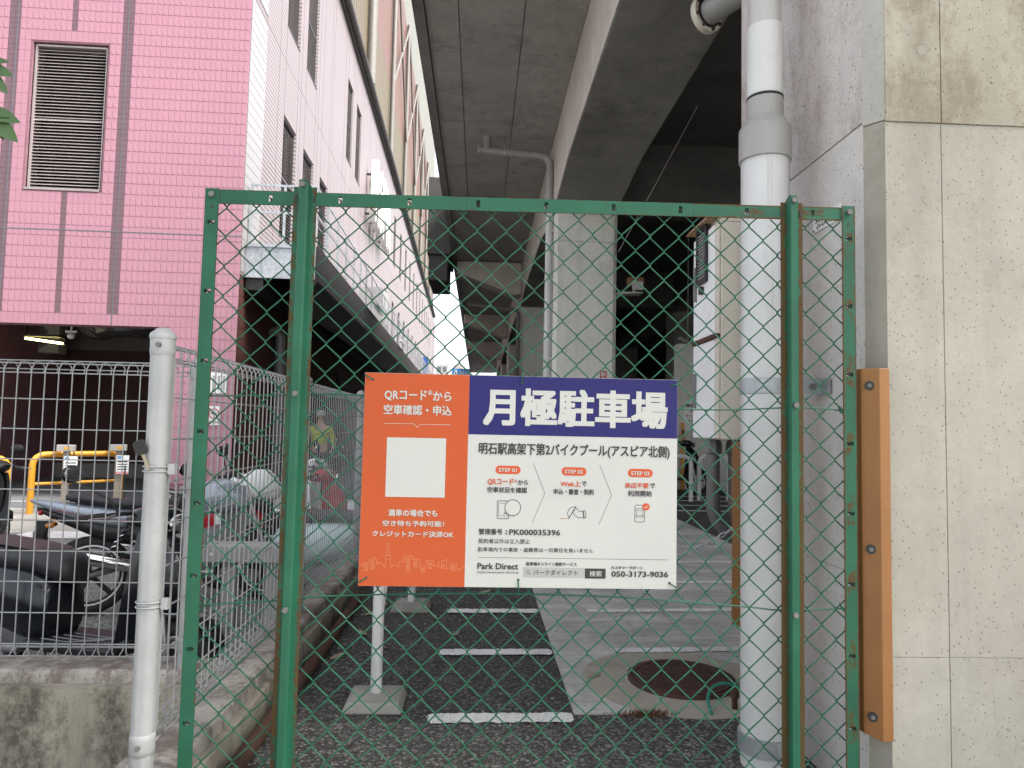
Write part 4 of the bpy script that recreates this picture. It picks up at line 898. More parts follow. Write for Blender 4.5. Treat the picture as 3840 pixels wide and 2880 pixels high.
for k, (x, z, kd, m, h_) in enumerate(tiles):
    if k < 300: put('tile', tmesh(kd, m, h_), front, loc=(x, -.001, z))
    else:
        tg = tile_geo(kd, TW, h_); rest.add([(vx+x, vy-.001, vz+z) for vx, vy, vz in tg.v], tg.f, 0 if m is PINK else 1)
rest.build('tile_field', [PINK, MAUVE], front, kind='stuff', world=False)
for x in (-2.2, -4.15):
    b = MB(); b.box(x-.009, x+.009, -.014, -.0085, PB, 14.7); b.build('movement_joint', JOINTG, front, world=False)
b = MB(); b.box(-6.2, 0, -.013, -.0085, 4.815, 4.835); b.build('movement_joint', JOINTG, front, world=False)
# louvred opening
lw = MB(); lw.box(WX0, WX0+.03, .03, .26, WZ0, WZ1); lw.box(WX1-.02, WX1, .03, .26, WZ0, WZ1); lw.box(WX0, WX1, .03, .26, WZ1-.03, WZ1); lw.box(WX0-.03, WX1, -.02, .10, WZ0-.035, WZ0)
lwo = lw.build('louvre_window', LOUV, bld, world=False)
b = MB(); b.box(WX0, WX1, .262, .28, WZ0, WZ1); b.build('louvre_backing', VOID, lwo, world=False)
for i in range(44):
    z = WZ0+.02+i*.0595; th = .05 if i == 21 else .028
    b = MB(); b.add([(WX0+.031, .085, z+th), (WX1-.021, .085, z+th), (WX1-.021, .06, z), (WX0+.031, .06, z), (WX0+.031, .13, z+th+.012), (WX1-.021, .13, z+th+.012)], [(0,1,2,3), (0,4,5,1), (3,2,5,4), (0,3,4), (1,5,2)]); b.build('slat', LOUV, lwo, world=False)
# --- pale flank (local x = 0 plane, runs along local +y)
ZJ = 9.47
wins = [(2.52, 3.66), (4.42, 5.57), (6.40, 7.47), (10.2, 11.25), (12.1, 13.2)] + [(22.0+3.6*i, 23.1+3.6*i) for i in range(13)]
ylist = [0, 1.03, 2.02]
edges = [0, 1.03, 2.02, 2.52, 3.66, 3.96, 4.42, 5.57, 5.9, 6.40, 7.47, 7.8, 9.7, 10.2, 11.25, 11.6, 12.1, 13.2, 13.7, 15.6, 17.5, 19.4, 21.3]
e = 22.0
for i in range(13): edges += [e, e+1.1]; e += 3.6
edges += [e, e+4, e+8, 72.0]
zr = [(4.12, 5.56), (5.56, 8.26), (8.26, ZJ), (ZJ, 10.3), (10.3, 13.0), (13.0, 14.45)]
def iswin(y0, y1, k): return k in (1, 4) and any(abs(y0-a) < .02 for a, c in wins) and not (k == 1 and y0 > 8 and y0 < 21) and not (k == 4 and 6 < y0 < 7)
for y0, y1 in zip(edges, edges[1:]):
    k = 0
    while k < len(zr):
        if iswin(y0, y1, k): k += 1; continue
        k2 = k
        while k2+1 < len(zr) and not iswin(y0, y1, k2+1) and not (zr[k2][1] == ZJ): k2 += 1
        g2 = .012; b = MB(); gy = .022 if y1 < 22 else .004
        b.box(-.30, 0.0, y0+gy*.5, y1-gy*.5, zr[k][0] + (g2 if zr[k][0] == ZJ else 0), zr[k2][1]); b.build('flank_panel', PALE, bld, world=False); k = k2+1
for a, c in wins:
    for k in (1, 4):
        if not iswin(a, c, k): continue
        z0, z1 = zr[k]; fm = MB(); fm.box(-.16, -.05, a, a+.04, z0, z1); fm.box(-.16, -.05, c-.05, c, z0, z1); fm.box(-.16, -.05, a, c, z1-.05, z1); fm.box(-.16, .015, a, c, z0, z0+.03); fm.box(-.15, -.05, a, c, (z0+z1)/2-.03, (z0+z1)/2+.03); wo = fm.build('flank_window', LOUVD, bld, world=False)
        b = MB(); b.box(-.29, -.27, a, c, z0, z1); b.build('window_backing', VOID, wo, world=False)
        sl = MB(); nz = int((z1-z0-.1)/.075)
        for i in range(nz):
            z = z0+.05+i*.075; sl.add([(-.06, a+.04, z), (-.06, c-.05, z), (-.09, c-.05, z+.022), (-.09, a+.04, z+.022), (-.065, a+.04, z-.010), (-.065, c-.05, z-.010)], [(0,1,2,3), (0,4,5,1), (3,2,5,4)])
        sl.build('louvre_blades', LOUVB, wo, world=False)
# tile relief strip at the flank's near corner
strip = MB(); sg = tile_geo('relief', .1, .2)
for i in range(10):
    for j in range(51):
        z = 4.2+j*.2
        if abs(z-ZJ) < .1: continue
        strip.add([(.0012-vy, .02+i*.1+vx, z+vz) for vx, vy, vz in sg.v], sg.f)
strip.build('flank_tiles', tile_mat('tile_pale', (.265,.245,.245)), bld, kind='stuff', world=False)
# lower flank, maroon, and the ground-floor recess
b = MB(); b.box(-.30, -.004, .0, 72, 0, 4.10); b.build('lower_flank', MAROON, bld, world=False)
for i in range(20):
    z = .25+i*.195; b = MB(); b.box(-.006, .004, .02, 1.2, z, z+.185); b.build('maroon_tile_course', MAROON, bld, world=False)
b = MB(); b.tube([(-.05, 2.2, 3.35), (.14, 2.2, 3.40), (.22, 2.2, 3.25), (.22, 2.2, 1.0), (.22, 2.2, .0)], .11, 14); b.build('vent_pipe', G_PIPED, bld, smooth=50, world=False)
b = MB(); b.tube([(-.05, 9.2, 3.0), (.16, 9.2, 3.0), (.2, 9.2, 2.85), (.2, 9.2, 0)], .07, 10); b.build('vent_pipe', STEELB, bld, smooth=50, world=False)
# gutter pipe and upper storeys in horizontal bands
b = MB(); b.box(-.25, .10, -.35, 72, 14.45, 14.62); b.build('eave_band', STEELB, bld, world=False)
b = MB(); b.cyl((.17, -.3, 14.66), (.17, 72, 14.66), .13, n=14); b.build('eave_pipe', STEELB, bld, smooth=40, world=False)
def rib_mat(name, c, sc):
    g = G(name); tc = g.n('TexCoord'); wv = g.n('TexWave'); wv.bands_direction = 'Y'; g.set(wv.inputs['Vector'], tc.outputs['Object']); wv.inputs['Scale'].default_value = sc
    n = g.noise(.3, 4, .6); col = g.mix(g.ramp(wv.outputs['Fac'], [(.0, 1.0), (.55, 0.0)]), g.mix(n, c, dark(c, .85)), dark(c, .42)); g.bump(wv.outputs['Fac'], .8, .05); return g.fin(col, .5)  # rib valleys darkened in the colour to draw their shade
RISER = plain('riser_grey', (.17,.16,.14), .5); RT = rib_mat('rib_cladding_tan', (.135,.097,.048), .7); RS = rib_mat('rib_cladding_salmon', (.17,.078,.052), .7); RP = rib_mat('rib_cladding_pale', (.21,.205,.165), .5)
for z0, z1, m, x in ((14.62, 18.4, RT, -.02), (18.4, 26.0, RS, -.02), (26.0, 44.0, RP, -.3)):
    b = MB(); b.box(-8, x, 0, 71, z0, z1); b.build('upper_band', m, bld, world=False)
for i, y in enumerate((8.3, 14.2, 21.8, 29.4, 37, 44.6, 52, 60)):
    b = MB(); b.cyl((.12, y, 14.75), (.12, y, 26), .11 if i > 1 else .2, n=8); b.build('riser_pipe', RISER, bld, smooth=60, world=False)
    if i > 1:
        b = MB(); b.cyl((.16, y, 18.6), (.16, y+7.6, 25.8), .06, n=6); b.cyl((.16, y, 25.8), (.16, y+7.6, 18.6), .06, n=6); b.build('brace', RISER, bld, world=False)
# big letters on brackets
LETW = plain('letter_white', (.75,.74,.70), .4); 
lt = bpy.data.curves.new('t', 'FONT'); 
for i, ch in enumerate('ASPIA'):
    w_ = .95 if ch != 'I' else .3; y0 = 14.5 + sum((.95 if c2 != 'I' else .3)+.3 for c2 in 'ASPIA'[:i])
    cu = bpy.data.curves.new('t', 'FONT'); cu.body = ch; cu.extrude = .08; cu.resolution_u = 3; cu.offset = .015; to = bpy.data.objects.new('t', cu); COL.objects.link(to)
    me = bpy.data.meshes.new_from_object(to.evaluated_get(bpy.context.evaluated_depsgraph_get())); bpy.data.objects.remove(to)
    xs_ = [v_.co.x for v_ in me.vertices]; ys_ = [v_.co.y for v_ in me.vertices]; x0, x1, yy0, yy1 = min(xs_), max(xs_), min(ys_), max(ys_)
    for v_ in me.vertices:
        c = v_.co.copy(); v_.co = (.34+c.z*1.6, y0+(c.x-x0)/(x1-x0)*w_, 9.4+(c.y-yy0)/(yy1-yy0)*2.6)
    me.materials.clear(); me.materials.append(LETW); lo = put('letter', me, bld)
    b = MB(); b.box(-.05, .22, y0+w_*.45, y0+w_*.55, 9.8, 9.86); b.box(-.05, .22, y0+w_*.45, y0+w_*.55, 11.4, 11.46); b.build('letter_bracket', STEELB, lo, world=False)
bpy.data.curves.remove(lt)
# walkway along the flank
wk = MB(); wk.box(.012, 1.28, .25, 70, 4.60, 4.72); wko = wk.build('walkway_deck', GALV, bld, world=False)
b = MB(); b.box(.012, 1.30, .22, .25, 4.12, 4.74); b.box(.35, .37, .19, .22, 4.14, 4.72); b.box(1.26, 1.30, .19, .22, 4.14, 4.72); b.box(.012, 1.30, .19, .22, 4.70, 4.76); b.box(.012, 1.30, .19, .22, 4.12, 4.15); b.build('end_plate', GALV, wko, world=False)
b = MB(); b.prism([(1.30, 4.76), (1.34, 4.76), (1.34, 4.10), (1.0, 3.60), (.95, 3.60), (1.28, 4.10)], 'y', .26, 70); b.build('fascia', STEELB, wko, world=False)
b = MB(); b.box(.012, .95, .26, 70, 4.40, 4.59); b.box(.03, .35, .26, 70, 3.9, 4.39); b.build('walkway_beam', STEELB, wko, world=False)
rl = [1.14*i for i in range(50)]
for i, y in enumerate(rl):
    if i > 42: break
    b = MB(); b.box(1.24, 1.28, .3+y-.02, .3+y+.02, 4.72, 5.90); b.build('railing_post', GALV, wko, world=False)
for z in (5.88, 5.36):
    b = MB(); b.box(1.25, 1.275, .28, 49, z, z+.04); b.box(.05, 1.25, .28, .31, z, z+.04); b.build('railing_bar', GALV, wko, world=False)
b = MB(); b.box(.05, .09, .27, .31, 4.72, 5.90); b.box(.66, .70, .27, .31, 4.72, 5.90); b.build('railing_post', GALV, wko, world=False)
for y in (8.5, 17.0):
    b = MB(); T = Matrix.Translation((1.45, y, 4.95)) @ Matrix.Rotation(.25, 4, 'Y'); b.box(-.06, .06, -.9, .9, -.05, .05, T=T); b.build('strip_light', WHITEP, wko, world=False)
b = MB(); b.box(.3, 1.1, 12.5, 14.2, 4.72, 6.4); b.build('equipment_box', LTGREY, wko, world=False)
# ground floor bay: interior walls and ceiling seen through the fence
b = MB(); b.box(-12, -1.26, 5.6, 5.8, 0, 3.2); b.build('bay_back_wall', MAR2, bld, world=False)
b = MB(); b.box(-12, -1.26, 5.55, 5.6, 3.2, 4.0); b.build('bay_upper_wall', plain('bay_grey', (.12,.11,.105), .8), bld, world=False)
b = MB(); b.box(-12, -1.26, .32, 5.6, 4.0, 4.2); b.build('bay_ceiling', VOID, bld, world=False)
b = MB(); b.box(-1.50, -1.26, .31, 1.3, 0, 4.0); b.build('bay_return_wall', plain('bay_board', (.26,.21,.14), .8, 0, .3, 9), bld, world=False)
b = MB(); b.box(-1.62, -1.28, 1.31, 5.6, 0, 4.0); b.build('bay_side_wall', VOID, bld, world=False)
b = MB(); b.box(-12, -1.6, 5.30, 5.59, .0, .35); b.build('bay_skirting', C_DARKG, bld, world=False)
b = MB(); b.box(-6.4, -6.2, .0, 5.6, PB, 14.7); b.build('left_return', GROUT, bld, world=False)
b = MB(); b.box(-1.25, -.01, -.05, -.016, -.02, .22); b.build('plinth', C_RING, bld, world=False)
# roof volume behind
b = MB(); b.box(-6.2, -.35, .32, 70, 14.0, 14.44); b.build('roof_slab', STEELB, bld, world=False)
b = MB(); b.box(-6.25, -6.0, .31, 71, 0, 14.4); b.build('rear_wall', GROUT, bld, world=False)
# bay fittings
def bw(x, y, z): 
    return Vector(BL) + Matrix.Rotation(BR, 3, 'Z') @ Vector((x, y, z))
t = thing('air_conditioner', 'beige outdoor air conditioning unit hung under the dark bay ceiling', 'air conditioner', bw(-6.0, 4.6, 3.0), BR)
b = MB(); b.box(-.45, .45, -.18, .18, 0, .75); b.build('casing', plain('ac_beige', (.42,.40,.34), .5), t, bevel=.02, world=False)
b = MB(); b.lathe([(.30, -.20), (.30, -.178), (.26, -.178), (.26, -.20)], (-.08, 0, .38), 'y', 28); b.build('fan_ring', GREYP, t, world=False)
b = MB(); b.lathe([(0, -.185), (.26, -.185), (.26, -.181), (0, -.181)], (-.08, 0, .38), 'y', 24); b.build('fan_shade', VOID, t, world=False)
for k in range(20):
    a = 2*pi*k/20; b = MB(); b.cyl((-.08+.05*cos(a), -.195, .38+.05*sin(a)), (-.08+.27*cos(a), -.195, .38+.27*sin(a)), .005, n=4); b.build('grille_spoke', GREYP, t, world=False)
b = MB(); b.box(-.4, -.36, -.1, .1, .75, 1.0); b.box(.36, .4, -.1, .1, .75, 1.0); b.build('hanger', STEELB, t, world=False)
t = thing('tube_lamp', 'lit yellow fluorescent tube hanging in the dark loading bay', 'lamp', bw(-4.55, 2.0, 3.02), BR)
EM = G('lit_tube'); EM.fin((.9,.85,.4), .4, Emission_Color=(1.0,.86,.30,1), Emission_Strength=6.0)
b = MB(); b.cyl((-.33, 0, .05), (.33, .25, -.02), .022, n=10); b.build('tube', EM.m, t, smooth=50, world=False)
b = MB(); b.box(-.37, .35, -.04, .3, .09, .14); b.box(-.34, -.32, .0, .04, .14, .98); b.box(.30, .32, .2, .24, .14, .98); b.box(-.36, -.32, -.03, .03, .02, .09); b.box(.31, .35, .22, .28, -.04, .09); b.build('lamp_holder', STEELB, t, world=False)
t = thing('foil_duct', 'crumpled grey foil wrapped duct under the bay ceiling', 'duct', bw(-3.2, 3.6, 3.5), BR)
b = MB(); rr = random.Random(2); rings = []
for i in range(15):
    x = -1.35+i*.2; zc = .12-.10*sin(i*.45); rad = .30+.10*sin(i*1.1); rings.append([(x+rr.uniform(-.03,.03), .35*cos(a)+rr.uniform(-.05,.05), zc+rad*.75*sin(a)+rr.uniform(-.05,.05)) for a in [2*pi*j/12 for j in range(12)]])
b.loft(rings); b.build('wrap', plain('foil', (.11,.11,.115), .35, .6, .3, 6), t, world=False)
b = MB(); b.box(-1.2, -1.16, -.02, .02, .1, .52); b.box(.9, .94, -.02, .02, .1, .52); b.build('hanger', STEELB, t, world=False)
t = thing('camera_dome', 'small white security camera hanging from the bay ceiling', 'camera', bw(-3.75, 1.6, 3.1), BR)
b = MB(); b.cyl((0,0,.10), (0,0,.9), .02, n=8); b.box(-.11, .11, -.02, .02, .06, .10); b.ball((.0,0,.0), .07, .07, .07); b.build('dome', WHITEP, t, smooth=50, world=False)
# notices on the pink jamb
t = thing('no_smoking_notice', 'white no smoking notice with red ring on the pink wall', 'sign', bw(-.33, -.03, 1.38), BR)
b = MB(); b.box(-.12, .12, 0, .012, 0, .34); b.build('sheet', WHITEP, t, world=False)
b = MB(); b.tube([(.085*cos(a), -.003, .21+.085*sin(a)) for a in [2*pi*i/24 for i in range(24)]], .009, 6, closed=True); b.cyl((-.06, -.003, .27), (.06, -.003, .15), .008, n=6); b.build('red_ring', REDP, t, world=False)
b = MB(); b.box(-.05, .05, -.004, 0, .200, .220); b.build('cigarette', BLACKP, t, world=False)
T_ = t
me = text_mesh('終日禁煙', 1); xs_ = [v_.co.x for v_ in me.vertices]; ys_ = [v_.co.y for v_ in me.vertices]
for v_ in me.vertices: c = v_.co.copy(); v_.co = (-.1+.2*(c.x-min(xs_))/(max(xs_)-min(xs_)), -.002, .03+.05*(c.y-min(ys_))/(max(ys_)-min(ys_)))
me.materials.clear(); me.materials.append(BLACKP); put('lettering', me, t)
t = thing('paper_notice', 'pale paper notice in a frame on the pink wall', 'sign', bw(-.32, -.03, 1.95), BR)
b = MB(); b.box(-.2, .2, 0, .012, 0, .38); b.build('sheet', WHITEP, t, world=False)
for j in range(4):
    b = MB(); b.box(-.15+.09*j, -.11+.09*j, -.002, 0, .06, .32); b.build('text_column', LTGREY, t, world=False)
# ================================================================ motorbikes
def ring(x, zc, w, h, n=14, e=2.6, yo=0):
    out = []
    for i in range(n):
        a = 2*pi*i/n; c, s_ = cos(a), sin(a)
        out.append((x, yo+w/2*(abs(c)**(2/e))*(1 if c >= 0 else -1), zc+h/2*(abs(s_)**(2/e))*(1 if s_ >= 0 else -1)))
    return out
def shell(name, m, par, secs, n=14, e=2.6, sm=50):
    b = MB(); b.loft([ring(*q, n=n, e=e) for q in secs]); return b.build(name, m, par, smooth=sm, world=False)
def tube_part(name, m, par, pts, r, n=8): b = MB(); b.tube(pts, r, n); return b.build(name, m, par, smooth=60, world=False)
def wheel(par, x, R, tw, rimm, spokes=5, y=0):
    w_ = bpy.data.objects.new('wheel', None); COL.objects.link(w_); w_.parent = par; w_.location = (x, y, R); w_.empty_display_size = .05
    b = MB(); n = 32; prof = []
    for i in range(n):
        a = 2*pi*i/n; prof.append([((R-tw*.5+tw*.5*cos(t))*cos(a), tw*.5*sin(t), (R-tw*.5+tw*.5*cos(t))*sin(a)) for t in [2*pi*j/10 for j in range(10)]])
    b.loft(prof, closed=True); b.build('tyre', RUBBER, w_, smooth=60, world=False)
    b = MB(); Ri = R-tw*.86
    b.lathe([(Ri-.018, -.03), (Ri+.006, -.03), (Ri+.010, 0), (Ri+.006, .03), (Ri-.018, .03), (Ri-.022, 0), (Ri-.018, -.03)], (0,0,0), 'y', 32); b.build('rim', rimm, w_, smooth=40, world=False)
    b = MB(); b.lathe([(Ri-.006, -.0325), (Ri+.008, -.0325), (Ri+.008, -.0305), (Ri-.006, -.0305)], (0,0,0), 'y', 32); b.build('rim_stripe', WHITEP, w_, world=False)
    b = MB(); b.cyl((0, -.055, 0), (0, .055, 0), .035, n=14)
    for k in range(spokes):
        a = 2*pi*k/spokes+.5; T = Matrix.Rotation(-a, 4, 'Y'); b.prism([(.025, -.016), (Ri-.008, -.024), (Ri-.008, .010), (.025, .016)], 'y', -.012, .012, T=T)
    b.build('spokes', BLACKP, w_, world=False); return w_
def mirror(par, base, top, m=BLACKP, g_=-1):
    o = tube_part('mirror_stem', m, par, [base, (base[0]+(top[0]-base[0])*.15, base[1]+(top[1]-base[1])*.4, base[2]+(top[2]-base[2])*.5), top], .006)
    b = MB(); b.ball((top[0]-.012*g_, top[1], top[2]+.04), .018, .065, .045); b.build('mirror_shell', m, o, smooth=60, world=False)
    b = MB(); b.lathe([(0, -.004), (1, -.004), (1, 0), (0, 0)], (0,0,0), 'x', 20); b.v = [(top[0]+.008*g_+x, top[1]+y*.058, top[2]+.04+z*.038) for x, y, z in b.v]; b.build('mirror_glass', CHROME, o, world=False)
def scooter(label, body, seat, group, accent=None, floor=BLACKP, topcase=None, plate=True):
    t = thing('scooter', label, 'scooter', group=group)
    wheel(t, -.60, .215, .095, GREYP, 3); wheel(t, .63, .215, .095, GREYP, 3)
    shell('rear_body', body, t, [(-1.0, .60, .10, .07), (-.93, .575, .20, .18), (-.75, .53, .29, .30), (-.50, .49, .33, .36), (-.28, .45, .33, .40), (-.16, .42, .30, .36), (-.12, .40, .24, .28)])
    shell('seat', seat, t, [(-.97, .715, .13, .04), (-.90, .715, .22, .09), (-.70, .705, .27, .12), (-.45, .68, .29, .13), (-.22, .665, .27, .14), (-.10, .63, .22, .16), (-.05, .60, .12, .10)])
    if seat is SEATM and body is BLACKG: shell('seat_top', SEATB, t, [(-.95, .742, .10, .01), (-.85, .757, .20, .02), (-.65, .758, .24, .02), (-.42, .740, .25, .02), (-.24, .724, .22, .02), (-.14, .705, .14, .01)])
    b = MB(); b.prism([(-.20, .235), (.36, .235), (.46, .33), (.43, .345), (.33, .285), (-.20, .285)], 'y', -.175, .175); b.build('floorboard', floor, t, bevel=.015, world=False)
    for i in range(4): tube_part('floor_rib', GREYP, t, [(-.12+.02*i, -.13+.05*i, .288), (.05+.04*i, -.14+.05*i, .289), (.20+.03*i, -.05+.04*i, .289)], .004, 5)
    b = MB(); rings = []
    for f in range(8):
        s_ = f/7; x = .40+.10*s_-.06*s_*s_; z = .30+.56*s_; w_ = .36+.06*sin(pi*s_)-.10*s_; rings.append([(x-.02, -w_/2, z), (x+.05, -w_*.35, z), (x+.09, 0, z), (x+.05, w_*.35, z), (x-.02, w_/2, z), (x+.02, w_*.3, z-.01), (x+.035, 0, z-.01), (x+.02, -w_*.3, z-.01)])
    b.loft(rings); b.build('leg_shield', body, t, smooth=50, world=False)
    shell('front_cover', body if accent is None else accent, t, [(.44, .62, .20, .50), (.52, .64, .22, .44), (.60, .62, .18, .32), (.66, .58, .08, .16)])
    shell('handle_cover', body, t, [(.28, .90, .10, .05), (.34, .92, .26, .11), (.42, .93, .28, .13), (.50, .92, .20, .11), (.54, .91, .08, .05)])
    b = MB(); b.ball((.555, 0, .90), .03, .07, .05); b.build('headlight', CHROME, t, smooth=60, world=False)
    shell('front_fender', body, t, [(.40, .36, .08, .06), (.52, .44, .12, .05), (.66, .455, .13, .05), (.80, .40, .12, .06), (.86, .32, .08, .05)])
    b = MB(); 
    for s_ in (-1, 1): b.tube([(.60, s_*.065, .22), (.56, s_*.065, .42), (.50, s_*.05, .60)], .018, 8)
    b.build('fork', ALU, t, smooth=60, world=False)
    tube_part('handlebar', BLACKP, t, [(.28, -.33, .93), (.36, -.18, .95), (.40, 0, .95), (.36, .18, .95), (.28, .33, .93)], .011)
    for s_ in (-1, 1):
        tube_part('grip', BLACKP, t, [(.26, s_*.36, .925), (.32, s_*.24, .94)], .018, 10); tube_part('lever', ALU, t, [(.36, s_*.22, .945), (.38, s_*.30, .935), (.35, s_*.37, .93)], .006, 5)
        mirror(t, (.36, s_*.20, .95), (.33 if s_ > 0 else .16, s_*.30, 1.13 if s_ > 0 else 1.10), g_=-1 if s_ > 0 else 1)
    tube_part('exhaust', GREYP, t, [(-.25, -.14, .22), (-.50, -.19, .24), (-.62, -.20, .26), (-.95, -.20, .33)], [.02, .03, .055, .05], 12)
    b = MB(); b.ball((-.98, 0, .62), .04, .10, .04); b.build('tail_light', REDP, t, smooth=60, world=False)
    shell('engine_case', GREYP, t, [(-.78, .23, .06, .12), (-.62, .24, .12, .20), (-.40, .25, .12, .18), (-.22, .27, .10, .12)])
    tube_part('rear_rack', BLACKP, t, [(-.88, -.10, .74), (-1.05, -.10, .77), (-1.12, 0, .78), (-1.05, .10, .77), (-.88, .10, .74)], .009)
    tube_part('centre_stand', GREYP, t, [(-.40, -.14, .0), (-.35, -.12, .22), (-.35, .12, .22), (-.40, .14, .0)], .012)
    if plate:
        b = MB(); b.box(-1.03, -1.025, -.10, .10, .42, .54); b.build('number_plate', WHITEP, t, world=False)
        b = MB(); b.box(-1.024, -.96, -.03, .03, .44, .58); b.build('plate_bracket', BLACKP, t, world=False)
    if topcase is not None:
        shell('top_case', topcase, t, [(-1.36, .96, .30, .20), (-1.32, .96, .38, .28), (-1.10, .97, .40, .32), (-.94, .96, .36, .28), (-.90, .95, .28, .2)], e=5)
        b = MB(); b.box(-1.2, -1.0, -.08, .08, .77, .82); b.build('case_base', BLACKP, t, world=False)
    return t
def motorcycle(label, paint, stripe, group):
    t = thing('motorcycle', label, 'motorcycle', group=group)
    wheel(t, -.62, .285, .085, BLACKP, 5); wheel(t, .64, .285, .08, BLACKP, 5)
    shell('tail_cowl', paint, t, [(-1.02, .84, .03, .02), (-.90, .80, .13, .07), (-.70, .74, .19, .13), (-.48, .70, .22, .16), (-.25, .68, .22, .18), (-.12, .66, .18, .16)])
    shell('side_stripe', stripe, t, [(-.86, .765, .155, .015), (-.60, .705, .222, .02), (-.30, .655, .234, .02), (-.16, .64, .20, .012)], n=8)
    shell('under_tail', BLACKP, t, [(-.98, .78, .03, .03), (-.80, .70, .14, .08), (-.55, .60, .17, .14), (-.25, .55, .18, .18)])
    shell('seat', SEATM, t, [(-.80, .855, .12, .04), (-.72, .85, .20, .09), (-.50, .80, .24, .09), (-.20, .775, .25, .10), (.02, .79, .18, .10), (.08, .80, .10, .06)])
    shell('fuel_tank', paint, t, [(-.02, .78, .12, .16), (.10, .82, .24, .26), (.28, .84, .28, .28), (.42, .82, .22, .22), (.50, .80, .10, .10)])
    shell('engine', GREYP, t, [(-.22, .36, .20, .16), (-.10, .38, .26, .30), (.12, .40, .28, .36), (.28, .46, .20, .32), (.36, .50, .12, .16)], e=4)
    b = MB(); 
    for s_ in (-1, 1): b.tube([(-.62, s_*.085, .285), (-.30, s_*.09, .36), (-.12, s_*.08, .42)], .02, 8)
    b.build('swingarm', GREYP, t, smooth=60, world=False)
    for s_ in (-1, 1):
        pts = []; 
        for i in range(46): a = i*.85; f = i/45; pts.append((-.54+.14*f+.022*cos(a), s_*.115+.022*sin(a), .38+.24*f))
        tube_part('shock_spring', CHROME, t, pts, .005, 5); tube_part('shock', BLACKP, t, [(-.55, s_*.115, .34), (-.39, s_*.115, .66)], .012)
    tube_part('muffler', CHROME, t, [(.20, -.13, .26), (-.10, -.15, .25), (-.20, -.155, .28), (-.28, -.16, .32), (-.72, -.17, .44), (-.74, -.17, .445)], [.020, .020, .022, .044, .046, .034], 16)
    tube_part('heel_guard', ALU, t, [(-.25, -.13, .42), (-.40, -.13, .44), (-.35, -.13, .52), (-.2, -.13, .5)], .008)
    tube_part('side_stand', BLACKP, t, [(-.10, .12, .28), (-.06, .22, .0)], .012)
    b = MB(); 
    for s_ in (-1, 1): b.tube([(.64, s_*.08, .285), (.50, s_*.08, .70), (.44, s_*.08, .92)], .02, 10)
    b.build('fork', ALU, t, smooth=60, world=False)
    shell('front_fender', BLACKP, t, [(.46, .56, .10, .05), (.60, .62, .12, .05), (.75, .60, .12, .05), (.86, .50, .08, .05)])
    shell('front_cowl', WHITEP, t, [(.40, .90, .12, .14), (.50, .93, .24, .24), (.62, .92, .24, .26), (.70, .89, .16, .18), (.73, .87, .08, .08)])
    b = MB(); b.ball((.715, 0, .88), .03, .07, .06); b.build('headlight', CHROME, t, smooth=60, world=False)
    tube_part('handlebar', BLACKP, t, [(.28, -.36, 1.0), (.38, -.18, 1.0), (.42, 0, .97), (.38, .18, 1.0), (.28, .36, 1.0)], .011)
    for s_ in (-1, 1): tube_part('grip', BLACKP, t, [(.26, s_*.38, .995), (.33, s_*.25, 1.0)], .018, 10); mirror(t, (.36, s_*.22, 1.0), (.32, s_*.33, 1.20))
    shell('rear_fender', BLACKP, t, [(-.86, .48, .10, .03), (-.92, .60, .12, .04), (-.88, .70, .13, .05)])
    b = MB(); b.ball((-.95, 0, .75), .02, .05, .02); b.build('tail_light', REDP, t, smooth=60, world=False)
    for s_ in (-1, 1): b = MB(); b.ball((-.88, s_*.15, .66), .03, .02, .02); b.tube([(-.86, s_*.04, .70), (-.87, s_*.14, .70)], .008, 5); b.build('indicator', plain('amber%d' % s_, (.45,.15,.02), .3), t, smooth=60, world=False)
    b = MB(); b.box(-.985, -.98, -.1, .1, .50, .62); b.build('number_plate', WHITEP, t, world=False)
    b = MB(); b.box(-.979, -.90, -.02, .02, .52, .70); b.build('plate_bracket', BLACKP, t, world=False)
    return t
GB = 'motorbikes parked behind the pale mesh fence'
def place(o, x, y, a, lean=0): o.location = (x, y, -.296); o.rotation_euler = (lean, 0, radians(a)); return o
place(scooter('black scooter with dark brown seat top and flat footboard close behind the street fence', BLACKG, SEATM, GB), -2.08, 3.92, -18, radians(-3))
place(motorcycle('silver and black motorcycle with red side stripe and chrome muffler', SILVER, REDP, GB), -2.27, 5.70, 26, radians(-5))
place(scooter('red scooter with black seat standing behind the silver motorcycle', REDP, SEATM, GB, plate=False), -1.95, 7.15, 8, radians(3))
place(scooter('pale blue scooter parked next to the fence post with clamps', PALEB, SEATM, GB, accent=WHITEP, plate=False), -1.72, 6.05, 150, radians(4))
place(scooter('white scooter with grey front cover along the kerb fence', WHITEP, SEATM, GB, accent=LTGREY), -1.62, 7.95, 165, radians(4))
place(scooter('white scooter with a black seat and pale top case near the person', WHITEP, SEATM, GB, topcase=LTGREY), -1.70, 9.3, 172, radians(4))
place(scooter('black scooter with white top case farthest along the fence', BLACKG, SEATM, GB, topcase=WHITEP), -1.75, 10.9, 170, radians(4))
place(scooter('black scooter with a tall black top case beside the yellow rail', BLACKP, SEATM, GB, topcase=BLACKP), -5.02, 7.25, 98, radians(4))
PLT = [o for o in COL.objects if o.name.startswith('number_plate') and o.parent and o.parent.get('label', '').startswith('black scooter with a tall')][0]
